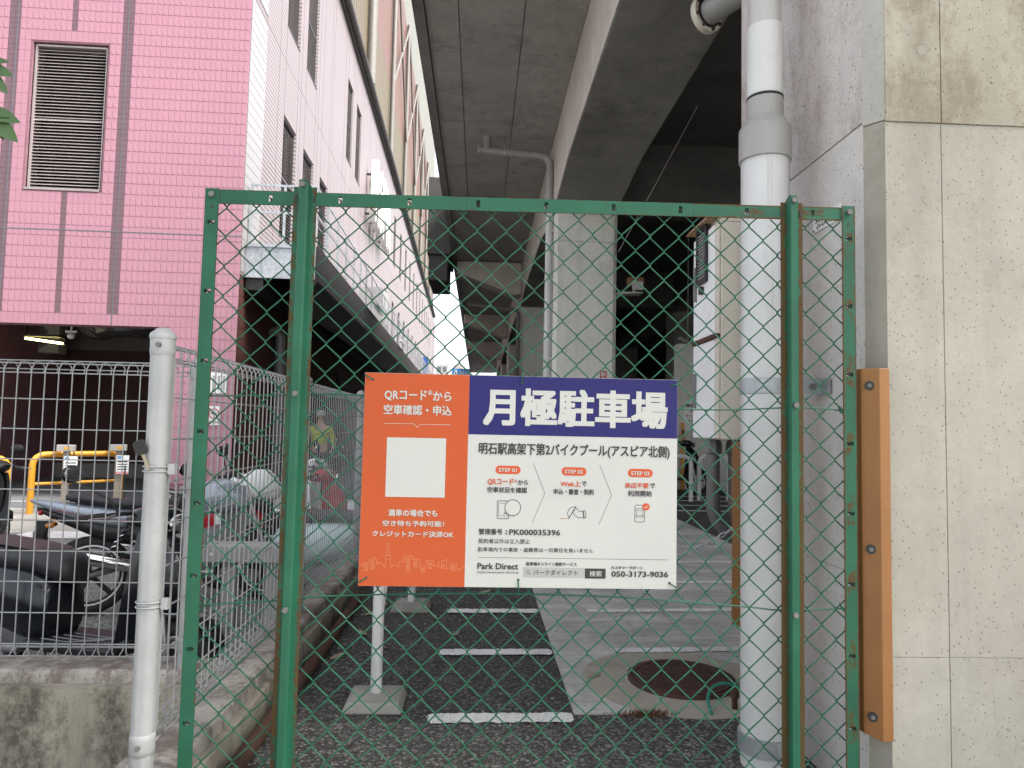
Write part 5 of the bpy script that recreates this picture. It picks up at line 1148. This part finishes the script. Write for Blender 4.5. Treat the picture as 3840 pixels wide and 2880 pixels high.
for tx, z0, z1 in (('明石市', .505, .53), ('25-32', .432, .495)):
    me = text_mesh(tx, 1); xs_ = [v_.co.x for v_ in me.vertices]; ys_ = [v_.co.y for v_ in me.vertices]; a0, a1, c0, c1 = min(xs_), max(xs_), min(ys_), max(ys_)
    for v_ in me.vertices: c = v_.co.copy(); v_.co = (-1.0315, .085-.17*(c.x-a0)/(a1-a0), z0+(z1-z0)*(c.y-c0)/(c1-c0))
    me.materials.clear(); me.materials.append(BLACKP); put('plate_lettering', me, PLT)
# white open-face helmet on the pale blue scooter
t = thing('helmet', 'white open face helmet resting on a scooter seat', 'helmet', (-1.98, 6.12, .44))
b = MB(); rings = []
for i in range(9):
    a = -0.55+i*(pi/2+.55)/8; rings.append([(.135*cos(a)*cos(q), .12*cos(a)*sin(q), .13+.13*sin(a)) for q in [2*pi*j/20 for j in range(20)]])
b.loft(rings); b.build('helmet_shell', WHITEP, t, smooth=60, world=False)
b = MB(); b.tube([(.137*cos(q), .122*sin(q), .075) for q in [2*pi*j/20 for j in range(20)]], .010, 6, closed=True); b.build('helmet_rim', BLACKP, t, world=False)
# wheel-lock stands in the row (grey plates with posts)
LS = ['grey steel wheel lock stand beside the pale blue scooter', 'grey steel wheel lock stand close to the kerb fence by the silver motorcycle', 'grey steel wheel lock stand between the pale blue and white scooters', 'grey steel wheel lock stand by the white scooter with grey front cover']
for i, (x, y) in enumerate(((-1.72, 5.15), (-1.42, 5.15), (-1.35, 6.6), (-1.30, 8.2))):
    t = thing('lock_stand', LS[i], 'bike stand', (x, y, -.296), group='wheel lock stands')
    b = MB(); b.box(-.05, .05, -.04, .04, 0, .46); b.build('stand_post', LTGREY, t, world=False, bevel=.006)
    b = MB(); b.box(-.17, .14, -.10, .10, .46, .58); b.build('lock_box', LTGREY, t, world=False, bevel=.01)
    b = MB(); b.cyl((-.1, -.105, .52), (-.1, -.10, .52), .01, n=8); b.build('lock_rivet', WHITEP, t, world=False)
# ================================================================ yellow rails and tag posts
def u_rail(label, p0, p1, h):
    P0 = Vector(p0); P1 = Vector(p1); d = (P1-P0); L = d.length; a = atan2(d.y, d.x)
    t = thing('barrier_rail', label, 'barrier', p0, a, group='yellow hoop barriers by the road')
    r = .16; pts = [(0, 0, -.05), (0, 0, h-r)] + [(r-r*cos(q), 0, h-r+r*sin(q)) for q in (.4, .8, 1.2)] + [(r, 0, h), (L-r, 0, h)] + [(L-r+r*sin(q), 0, h-r+r*cos(q)) for q in (.4, .8, 1.2)] + [(L, 0, h-r), (L, 0, -.05)]
    b = MB(); b.tube(pts, .045, 14); b.build('hoop', YELLOW, t, smooth=50, world=False)
    b = MB(); b.cyl((0, 0, h*.5), (L, 0, h*.5), .024, n=10); b.build('cross_bar', YELLOW, t, smooth=50, world=False)
    return t
u_rail('yellow hoop barrier carrying two tag posts beside the road', (-6.66, 11.0, -.29), (-5.86, 12.0, -.29), .88)
u_rail('yellow hoop barrier beside the black scooter with top case', (-8.3, 9.2, -.29), (-6.85, 10.75, -.29), .84)
for i, (x, y) in enumerate(((-6.28, 11.20), (-5.80, 11.80))):
    t = thing('tag_post', ['brown post with small box and hanging notice near the rail bend', 'brown post with small box and hanging notice at the rail end'][i], 'post', (x, y, -.29), radians(20))
    b = MB(); b.box(-.045, .045, -.03, .03, 0, .93); b.build('post_shaft', TAN, t, world=False, bevel=.006)
    b = MB(); b.box(-.13, .11, -.07, .06, .93, 1.03); hb = b.build('head_box', LTGREY, t, world=False, bevel=.008)
    b = MB(); b.box(-.03, .05, -.0725, -.0705, .96, 1.0); b.build('yellow_label', YELLOW, hb, world=False)
    b = MB(); b.box(-.02, .16, -.085, -.082, .56, .86); nt = b.build('notice_card', WHITEP, t, world=False)
    b = MB(); b.box(-.02, .16, -.0865, -.0855, .56, .60); b.build('pink_band', plain('pink_band%d' % i, (.6,.25,.3), .5), nt, world=False)
    b = MB(); b.box(-.01, .05, -.0865, -.0855, .80, .85); b.build('blue_band', plain('blue_band%d' % i, (.15,.3,.5), .5), nt, world=False)
    for j in range(4):
        b = MB(); b.box(0, .14, -.0865, -.0855, .63+.04*j, .645+.04*j); b.build('print_line', BLACKP, nt, world=False)
    b = MB(); b.tube([(.10, -.05, .93), (.11, -.09, .6), (.12, -.12, .2), (.05, -.2, .02), (-.02, -.22, .01)], .010, 6); b.build('cable', BLACKP, t, world=False)
# ================================================================ person in a yellow top
def skinned(name, m, verts, edges, radii, par, sub=1):
    me = bpy.data.meshes.new(name); me.from_pydata(verts, edges, []); me.materials.append(m); o = put(name, me, par)
    sk = o.modifiers.new('skin', 'SKIN'); sk.use_smooth_shade = True
    for i, r in enumerate(radii): me.skin_vertices[0].data[i].radius = (r, r) if not isinstance(r, tuple) else r
    for i in range(len(verts)): me.skin_vertices[0].data[i].use_root = (i == 0)
    ss = o.modifiers.new('sub', 'SUBSURF'); ss.levels = sub; ss.render_levels = sub; return o
t = thing('person', 'person in a yellow green top and grey cap standing among the parked scooters', 'person', (-3.28, 14.9, -.30), radians(10))
SKIN = plain('skin', (.45,.28,.20), .6); TOP = plain('yellow_top', (.42,.46,.03), .8, 0, .2, 5); TROU = plain('dark_trousers', (.03,.032,.04), .85); CAPM = plain('grey_cap', (.45,.46,.45), .7)
V_ = [(0,0,.92), (0,.02,1.15), (0,.03,1.36), (0,.02,1.46), (0,0,1.60)]; E_ = [(0,1), (1,2), (2,3), (3,4)]; R_ = [(.15,.11), (.16,.11), (.15,.10), .055, (.085,.10)]
for s_ in (-1, 1):
    k = len(V_); V_ += [(s_*.09,0,.86), (s_*.10,-.01,.48), (s_*.10,.02,.09), (s_*.11,-.12,.04)]; E_ += [(0,k), (k,k+1), (k+1,k+2), (k+2,k+3)]; R_ += [.085, .058, .042, .04]
    k = len(V_); V_ += [(s_*.19,.02,1.34), (s_*.27,-.02,1.08), (s_*.27,-.20,.92), (s_*.26,-.28,.88)]; E_ += [(2,k), (k,k+1), (k+1,k+2), (k+2,k+3)]; R_ += [.055, .042, .034, (.02,.04)]
    for f in range(5):
        k2 = len(V_); V_ += [(s_*(.225+.018*f), -.33, .875), (s_*(.225+.018*f), -.365-.004*(2-abs(f-2)), .855)]; E_ += [(k+3, k2), (k2, k2+1)]; R_ += [.010, .008]
skinned('body', SKIN, V_, E_, R_, t)
V2 = [(0,0,.93), (0,.02,1.15), (0,.03,1.37), (0,.02,1.43)]; E2 = [(0,1), (1,2), (2,3)]; R2 = [(.185,.135), (.185,.13), (.175,.12), (.08,.08)]
for s_ in (-1, 1): k = len(V2); V2 += [(s_*.20,.02,1.34), (s_*.275,-.02,1.08), (s_*.275,-.10,1.0)]; E2 += [(2,k), (k,k+1), (k+1,k+2)]; R2 += [.075, .062, .06]
skinned('top', TOP, V2, E2, R2, t)
V3 = [(0,0,1.0)]; E3 = []; R3 = [(.19,.14)]
for s_ in (-1, 1): k = len(V3); V3 += [(s_*.09,0,.84), (s_*.10,-.01,.48), (s_*.10,.02,.10)]; E3 += [(0,k), (k,k+1), (k+1,k+2)]; R3 += [.11, .082, .07]
skinned('trousers', TROU, V3, E3, R3, t)
b = MB(); b.ball((0, .005, 1.655), .10, .115, .075); b.box(-.07, .07, -.20, -.09, 1.625, 1.64); b.build('cap', CAPM, t, smooth=60, world=False)
b = MB(); b.box(-.015, .015, -.125, -.095, 1.575, 1.61); 
for s_ in (-1, 1): b.ball((s_*.09, 0, 1.60), .015, .02, .03)
b.build('face', SKIN, t, world=False)
for s_ in (-1, 1):
    b = MB(); b.ball((s_*.11, -.06, .035), .05, .13, .045); b.build('shoe', BLACKP, t, smooth=60, world=False)
# ================================================================ things on the raised ground
t = thing('manhole_cover', 'rusty brown round manhole cover with square studs in a pale concrete ring', 'manhole', (.945, 3.265, 0))
MC = (.945, 3.262)
b = MB(); b.lathe([(.235, .0075), (.36, .009), (.43, .0070), (.43, .002), (.235, .002)], (MC[0]-.02, MC[1], 0), 'z', 48); b.build('concrete_ring', C_RING, t)
b = MB(); b.lathe([(.0, .012), (.222, .012), (.226, .024), (.240, .024), (.243, .006), (.0, .002)], (MC[0], MC[1], 0), 'z', 48); b.build('iron_frame', RUSTC, t)
b = MB(); b.lathe([(.0, .022), (.205, .022), (.207, .027), (.221, .027), (.221, .010), (.0, .010)], (MC[0], MC[1], 0), 'z', 48); cv = b.build('cover', RUSTC, t)
sm = MB(); sm.loft([[(-.0105,-.0105,0), (.0105,-.0105,0), (.0105,.0105,0), (-.0105,.0105,0)], [(-.0085,-.0085,.0055), (.0085,-.0085,.0055), (.0085,.0085,.0055), (-.0085,.0085,.0055)]]); sme = sm.mesh('stud', RUSTC)
for i in range(-8, 9):
    for j in range(-8, 9):
        x, y = i*.0245, j*.0245
        if x*x+y*y < .193**2 and not (abs(x) < .03 and abs(abs(y)-.15) < .02): put('stud', sme, cv, loc=(x-0, y-.003, .0218))
for s_ in (-1, 1):
    b = MB(); b.box(MC[0]-.022, MC[0]+.022, MC[1]+s_*.15-.010, MC[1]+s_*.15+.010, .022, .0245); b.build('key_hole', SLOTK, cv)
# green hose end
t = thing('garden_hose', 'short curved end of green hose by the manhole cover', 'hose', (.98, 2.9, 0))
b = MB(); pts = [(.952+.125-.125*cos(a)-.0, 2.86+.20*sin(a), .015+.10*sin(a)*.5) for a in [i*pi/2/8 for i in range(9)]] + [(1.13, 3.07, .05), (1.16, 3.08, .03)]; b.tube(pts, .0065, 8); b.build('hose', plain('green_hose', (.02,.24,.17), .4), t, smooth=60)
t = thing('stopcock', 'small dark iron tap stub beside the hose', 'tap', (1.07, 2.93, 0))
b = MB(); b.lathe([(.012, .0), (.012, .05), (.018, .055), (.018, .075), (.008, .09)], (1.07, 2.93, 0), 'z', 12); b.build('tap_stub', RUSTP, t, smooth=40)
# weeds along the joint
wd = MB(); rr = random.Random(11)
for i in range(420):
    c = rr.random(); x = .69+rr.gauss(0, .055) if c < .85 else rr.uniform(.15, .42); y = 2.868+rr.uniform(-.015, .012) if c < .85 else 2.775+rr.uniform(-.012, .012)
    h = rr.uniform(.008, .035) if c < .85 else rr.uniform(.004, .014); dx, dy = rr.uniform(-.02, .02), rr.uniform(-.02, .01); w_ = .0012
    wd.add([(x-w_, y, .003), (x+w_, y, .003), (x+dx*.5+w_, y+dy*.5, h*.7), (x+dx, y+dy, h), (x+dx*.5-w_, y+dy*.5, h*.7)], [(0,1,2,4), (4,2,3)])
wd.build('dry_weeds', DRY, kind='stuff')
# white pipe bike rack with concrete feet
t = thing('pipe_rack', 'white painted pipe rack with concrete feet behind the notice board', 'rack', (-.40, 3.8, 0))
b = MB(); b.tube([(-.395, 3.0, .03), (-.395, 3.0, .72), (-.395, 3.03, .79), (-.395, 3.10, .82), (-.395, 4.42, .82), (-.395, 4.50, .79), (-.395, 4.53, .72), (-.395, 4.53, .03)], .0235, 16); b.build('hoop', W_PIPE, t, smooth=50)
b = MB(); b.cyl((-.395, 3.02, .33), (-.395, 3.55, .80), .017, n=12); b.build('brace', W_PIPE, t, smooth=50)
for y in (2.985, 4.52):
    b = MB(); b.loft([[(-.395+sx*.120, y+sy*.115, .001) for sx, sy in ((-1,-1), (1,-1), (1,1), (-1,1))], [(-.395+sx*.102, y+sy*.100, .042) for sx, sy in ((-1,-1), (1,-1), (1,1), (-1,1))]]); b.build('foot_block', C_BLOCK, t, bevel=.008)
    b = MB(); b.box(-.397-.085, -.393+.085, y-.085, y+.085, .043, .0455); b.build('foot_patch', C_BLOCK, t)
# ================================================================ deep under the viaduct
t = thing('floodlight', 'orange and grey floodlight on a bracket beside the pale column', 'lamp', (2.2, 10.95, 3.3))
b = MB(); b.box(2.27, 2.52, 10.85, 11.0, 3.40, 3.53); b.build('lamp_box', plain('lamp_brown', (.16,.075,.03), .6), t, bevel=.01)
b = MB(); b.box(2.33, 2.50, 10.832, 10.849, 3.33, 3.46); b.build('lamp_glass', LTGREY, t)
b = MB(); b.prism([(2.121, 3.26), (2.50, 3.285), (2.50, 3.30), (2.121, 3.30)], 'y', 10.86, 11.1); b.box(2.36, 2.40, 10.92, 10.96, 3.30, 3.40); b.build('arm', LTGREY, t)
t = thing('red_notice', 'small red camera notice hanging on the pale column', 'sign', (1.92, 10.98, 2.0))
b = MB(); b.box(1.868, 1.972, 10.986, 10.997, 1.72, 2.06); b.build('plate', REDP, t)
lettering('防', 1, WHITEP, lambda u, v_: (1.885+.07*u, 10.984, 1.975+.07*v_), t); lettering('犯', 1, WHITEP, lambda u, v_: (1.885+.07*u, 10.984, 1.89+.07*v_), t); lettering('カ', 1, WHITEP, lambda u, v_: (1.885+.07*u, 10.984, 1.81+.065*v_), t)
t = thing('notice_board', 'white no parking notice with red and black lettering on a grey wall', 'sign', (4.3, 13.9, 1.2))
b = MB(); b.box(4.06, 4.60, 13.92, 13.96, 1.165, 1.745); b.build('board', WHITEP, t)
lettering('無断駐輪は', 1, BLACKP, lambda u, v_: (4.09+.48*u, 13.917, 1.63+.07*v_), t); lettering('無断駐輪', 1, REDP, lambda u, v_: (4.17+.38*u, 13.917, 1.53+.075*v_), t); lettering('チェーンロック', 1, REDP, lambda u, v_: (4.09+.48*u, 13.917, 1.42+.07*v_), t); lettering('・会社は一切責任を', 0, BLACKP, lambda u, v_: (4.09+.48*u, 13.917, 1.34+.05*v_), t); lettering('・撤去等の費用は', 0, BLACKP, lambda u, v_: (4.09+.46*u, 13.917, 1.27+.05*v_), t)
b = MB(); b.box(3.95, 6.9, 13.965, 14.3, 0, 2.9); b.build('partition_wall', C_COL, label='grey block wall behind the cabinet carrying the white notice', cat='wall')
b = MB(); b.box(3.99, 4.05, 13.86, 13.915, 0, 1.32); b.build('yellow_post', YELLOW, label='tall yellow post at the edge of the grey block wall', cat='post', bevel=.01)
place_s = scooter('black scooter with white stripes parked by the grey block wall', BLACKG, SEATM, 'motorbikes under the viaduct', accent=BLACKG, plate=False)
place_s.location = (3.45, 13.2, .0); place_s.rotation_euler = (radians(-4), 0, radians(-20))
for i, (x, y) in enumerate(((3.98, 11.9), (3.25, 11.6))):
    t = thing('hoop_bollard', ['white hoop bollard in front of the grey block wall', 'white hoop bollard nearer the cabinet conduits'][i], 'bollard', (x, y, 0), group='white hoop bollards')
    b = MB(); b.tube([(-.25, 0, -.02), (-.25, 0, .62), (-.22, 0, .70), (-.15, 0, .74), (.15, 0, .74), (.22, 0, .70), (.25, 0, .62), (.25, 0, -.02)], .038, 12); b.build('hoop', W_PIPE, t, smooth=50, world=False)
for i in range(4):
    b = MB(); b.box(2.9, 7.0, 10.2+.75*i, 10.26+.75*i, .0005, .004); b.build('painted_line', PAINT, kind='structure')
def car(label, m, loc, a):
    t = thing('parked_car', label, 'car', loc, radians(a), 'cars parked under the viaduct')
    def sec(x, zb, zt, w_, k): return [(x, -w_/2, zb), (x, -w_/2*1.02, zb+(zt-zb)*.35), (x, -w_/2*.98, zb+(zt-zb)*.6), (x, -w_/2*k, zt), (x, w_/2*k, zt), (x, w_/2*.98, zb+(zt-zb)*.6), (x, w_/2*1.02, zb+(zt-zb)*.35), (x, w_/2, zb)]
    b = MB(); b.loft([sec(-2.1, .35, .75, 1.4, .9), sec(-2.0, .25, .90, 1.62, .9), (sec(-1.2, .22, .95, 1.7, .92)), sec(.9, .22, .93, 1.7, .92), sec(1.8, .24, .82, 1.62, .9), sec(2.1, .35, .65, 1.4, .9)]); b.build('car_body', m, t, smooth=35, world=False)
    b = MB(); b.loft([sec(-1.95, .88, .95, 1.5, .95), sec(-1.6, .90, 1.42, 1.5, .8), sec(-.6, .90, 1.50, 1.5, .8), sec(.35, .90, 1.44, 1.5, .8), sec(1.05, .88, .95, 1.5, .95)]); b.build('cabin', BLACKG, t, smooth=35, world=False)
    for x in (-1.3, 1.3):
        for s_ in (-1, 1): wheel(t, x, .31, .19, ALU, 5, s_*.74)
    for s_ in (-1, 1):
        b = MB(); b.ball((2.02, s_*.55, .66), .06, .16, .07); b.build('headlight', CHROME, t, smooth=60, world=False)
    return t
car('dark parked car in the shade behind the pale column', BLACKG, (4.4, 22.5, 0), -95); car('grey parked car deeper in the shade', GREYP, (7.9, 24.0, 0), -92)
t = thing('strip_lamp', 'unlit pale strip lamp fixed under the dark beam', 'lamp', (4.6, 14.6, 3.1)); b = MB(); T = Matrix.Translation((4.65, 15.2, 3.0)) @ Matrix.Rotation(radians(25), 4, 'Y'); b.box(-.4, .4, -.05, .05, -.03, .05, T=T); b.build('lamp_case', LTGREY, t); b = MB(); b.cyl((4.5, 15.2, 3.05), (4.5, 15.2, 5.62), .012, n=6); b.build('lamp_stem', LTGREY, t)
# ================================================================ greenery
def leaf_cloud(name, m, centre, rx, ry, rz, n, s, par, seed):
    b = MB(); r_ = random.Random(seed)
    for i in range(n):
        while True:
            p = Vector((r_.uniform(-1,1), r_.uniform(-1,1), r_.uniform(-1,1)))
            if .25 < p.length < 1: break
        p = Vector((p.x*rx+centre[0], p.y*ry+centre[1], p.z*rz+centre[2])); q = Matrix.Rotation(r_.uniform(0, 6.28), 3, 'Z') @ Matrix.Rotation(r_.uniform(-.9, .9), 3, 'X'); k = s*r_.uniform(.6, 1.3)
        b.add([p+q @ Vector(c) for c in ((-k,0,0), (0,-k*.4,.1*k), (k,0,-.1*k), (0,k*.4,.1*k))], [(0,1,2,3)])
    return b.build(name, m, par)
for i, (x, y, h) in enumerate(((9.4, 50, 3.0), (10.8, 53, 3.6))):
    t = thing('tree', ['leafy tree seen through the far opening under the viaduct', 'taller leafy tree behind the far opening under the viaduct'][i], 'tree', (x, y, -.3))
    b = MB(); b.tube([(x, y, -.3), (x+.1, y, 1.2), (x, y, 2.4)], [.12, .09, .05], 8); b.build('trunk', BARK, t); leaf_cloud('crown', LEAF2, (x, y, h), 1.6, 1.4, 1.7, 1500, .16, t, i)
# overhanging branch at the left edge, its trunk stands out of the picture
t = thing('broadleaf_tree', 'dark green broad leaves of a tree reaching in beside the pink wall', 'tree', (-2.25, 1.75, -.3))
b = MB(); b.tube([(-2.25, 1.75, -.3), (-2.22, 1.75, .8), (-2.15, 1.72, 1.6), (-2.1, 1.7, 2.6)], [.07, .06, .05, .03], 10); b.build('trunk', BARK, t, smooth=60)
b = MB(); b.tube([(-2.15, 1.72, 1.65), (-1.75, 1.66, 1.90), (-1.42, 1.62, 1.93), (-1.16, 1.6, 1.90)], [.02, .012, .007, .003], 6)
b.tube([(-1.75, 1.66, 1.90), (-1.45, 1.62, 1.80), (-1.15, 1.6, 1.79)], [.01, .006, .003], 6); b.build('branch', BARK, t, smooth=60)
def leaf(p, d, L, W, roll):
    d = Vector(d).normalized(); s_ = d.cross(Vector((0, -1, .25))).normalized(); n_ = s_.cross(d); s_ = s_*cos(roll)+n_*sin(roll); n_ = s_.cross(d); b = MB(); up = []; lo = []
    N = 9
    for i in range(N+1):
        f = i/N; w_ = W*.5*sin(pi*min(1, f*1.02))**.75*(1 if f < 1 else 0); c = Vector(p)+d*L*f - n_*.10*L*f*f
        up.append((c+s_*w_+n_*w_*.25, c, c-s_*w_+n_*w_*.25))
    vs = [q for r in up for q in r]; fs = []
    for i in range(N): fs += [(3*i, 3*i+1, 3*i+4, 3*i+3), (3*i+1, 3*i+2, 3*i+5, 3*i+4)]
    vs2 = [q+n_*.0006 for q in vs]; k = len(vs); b.add(list(vs)+vs2, fs+[tuple(reversed([j+k for j in f])) for f in fs]); b.build('leaf', LEAF, t, smooth=80)
for (tip, d, L, W, ro) in (((-1.078,1.6,1.925), (.9,0,.1), .06, .022, .1), ((-1.068,1.6,1.894), (1,0,-.22), .08, .034, .0), ((-1.076,1.6,1.852), (.75,0,-.6), .08, .034, .2), ((-1.046,1.6,1.787), (.9,0,-.25), .09, .036, .0), ((-1.048,1.6,1.742), (.75,0,-.6), .10, .040, .1), ((-1.060,1.6,1.800), (.95,0,-.12), .085, .030, .1), ((-1.078,1.6,1.745), (.45,0,-.85), .08, .034, .2), ((-1.085,1.6,1.778), (.7,0,-.5), .07, .030, -.2)):
    dv = Vector(d).normalized(); leaf(Vector(tip)-dv*L+Vector((0, 0, .008)), d, L, W, ro)
rr = random.Random(4)
for i in range(60):
    f = rr.random(); p = (-1.98+.75*f+rr.uniform(-.05,.05), 1.64+rr.uniform(-.12,.12), 1.75+.2*f+rr.uniform(-.08,.10)); 
    if p[0] > -1.26: continue
    leaf(p, (rr.uniform(-.3,1), rr.uniform(-.6,.6), rr.uniform(-.7,.3)), rr.uniform(.07,.1), rr.uniform(.03,.042), rr.uniform(-.5,.5))
leaf_cloud('crown', LEAF, (-2.3, 1.7, 2.9), .75, .7, .7, 900, .06, t, 9)
# ================================================================ distant town
for i, (x, y, w_, h, c) in enumerate(((-10.2, 190, 3.2, 18.2, (.40,.385,.37)), (-6.6, 210, 2.6, 20.0, (.42,.37,.345)), (-2.5, 230, 5, 17.0, (.38,.38,.38)), (-15, 205, 5, 15, (.38,.36,.35)))):
    t = thing('far_building', ['pale distant office block at the end of the street', 'pinkish distant slab block at the end of the street', 'low grey distant block under the viaduct edge', 'pale distant block half hidden by the store'][i], 'building', (x, y, -.3))
    b = MB(); b.box(-w_/2, w_/2, 0, 10, 0, h); b.build('wall', plain('far_wall_%d' % i, c, .8), t, world=False)
    for j in range(int(h/3)):
        for k in range(2): b = MB(); b.box(-w_*.4+k*w_*.45, -w_*.4+k*w_*.45+w_*.3, -.05, -.01, 1.2+3*j, 2.6+3*j); b.build('window', plain('far_window', (.12,.14,.16), .2) if (i+j+k) == 0 else bpy.data.materials['far_window'], t, world=False)
t = thing('blue_shop_sign', 'small bright blue shop sign with white lettering far down the street', 'sign', (-.9, 60, 2.8))
b = MB(); b.box(-2.40, -.84, 59.9, 60.1, 5.30, 6.10); b.build('panel', plain('sign_cyan', (.04,.27,.60), .4), t)
b = MB(); b.box(-1.4, -1.2, 59.95, 60.05, -.3, 5.30); b.build('mast', LTGREY, t)
lettering('うりせん', 1, WHITEP, lambda u, v_: (-1.75+.85*u, 59.88, 5.55+.35*v_), t); b = MB(); b.cyl((-2.25, 59.89, 5.4), (-2.08, 59.89, 5.98), .06, n=6); b.cyl((-2.08, 59.89, 5.98), (-1.9, 59.89, 5.4), .06, n=6); b.build('mark', WHITEP, t)
t = thing('blue_banner', 'narrow blue vertical banner on the far end of the store flank', 'sign', (-4.7, 62, 4))
b = MB(); b.box(-5.0, -4.6, 61.9, 62.1, 4.0, 7.2); b.build('cloth', plain('banner_blue', (.03,.10,.38), .5), t); b = MB(); b.cyl((-4.55, 62, -.3), (-4.55, 62, 7.6), .05, n=8); b.build('pole', LTGREY, t)

# chain hung between the pillar's rear edge and the pipe rack
t = thing('barrier_chain', 'grey steel chain hanging between the pillar and the white pipe rack', 'chain', (.4, 3.3, .5))
P0, P1 = Vector((1.176, 3.20, .71)), Vector((-.37, 3.40, .79)); n = 62
def cat(f): p = P0.lerp(P1, f); p.z -= .46*4*f*(1-f)*.62; return p
for i in range(n):
    a, c = cat(i/n), cat((i+1)/n); m_ = (a+c)/2; d = (c-a); L = d.length; d.normalize(); sd_ = d.cross(Vector((0,0,1))).normalized() if i % 2 else d.cross(Vector((0,1,0))).normalized()
    b = MB(); b.tube([m_ + d*(L*.72*cos(q)) + sd_*(.0085*sin(q)) for q in [2*pi*k/10 for k in range(10)]], .0032, 5, closed=True); b.build('link', GALV, t)
b = MB(); b.tube([(1.182, 3.20, .70), (1.165, 3.20, .705), (1.165, 3.20, .72), (1.182, 3.20, .725)], .004, 6); b.build('eye_hook', GALV, t)
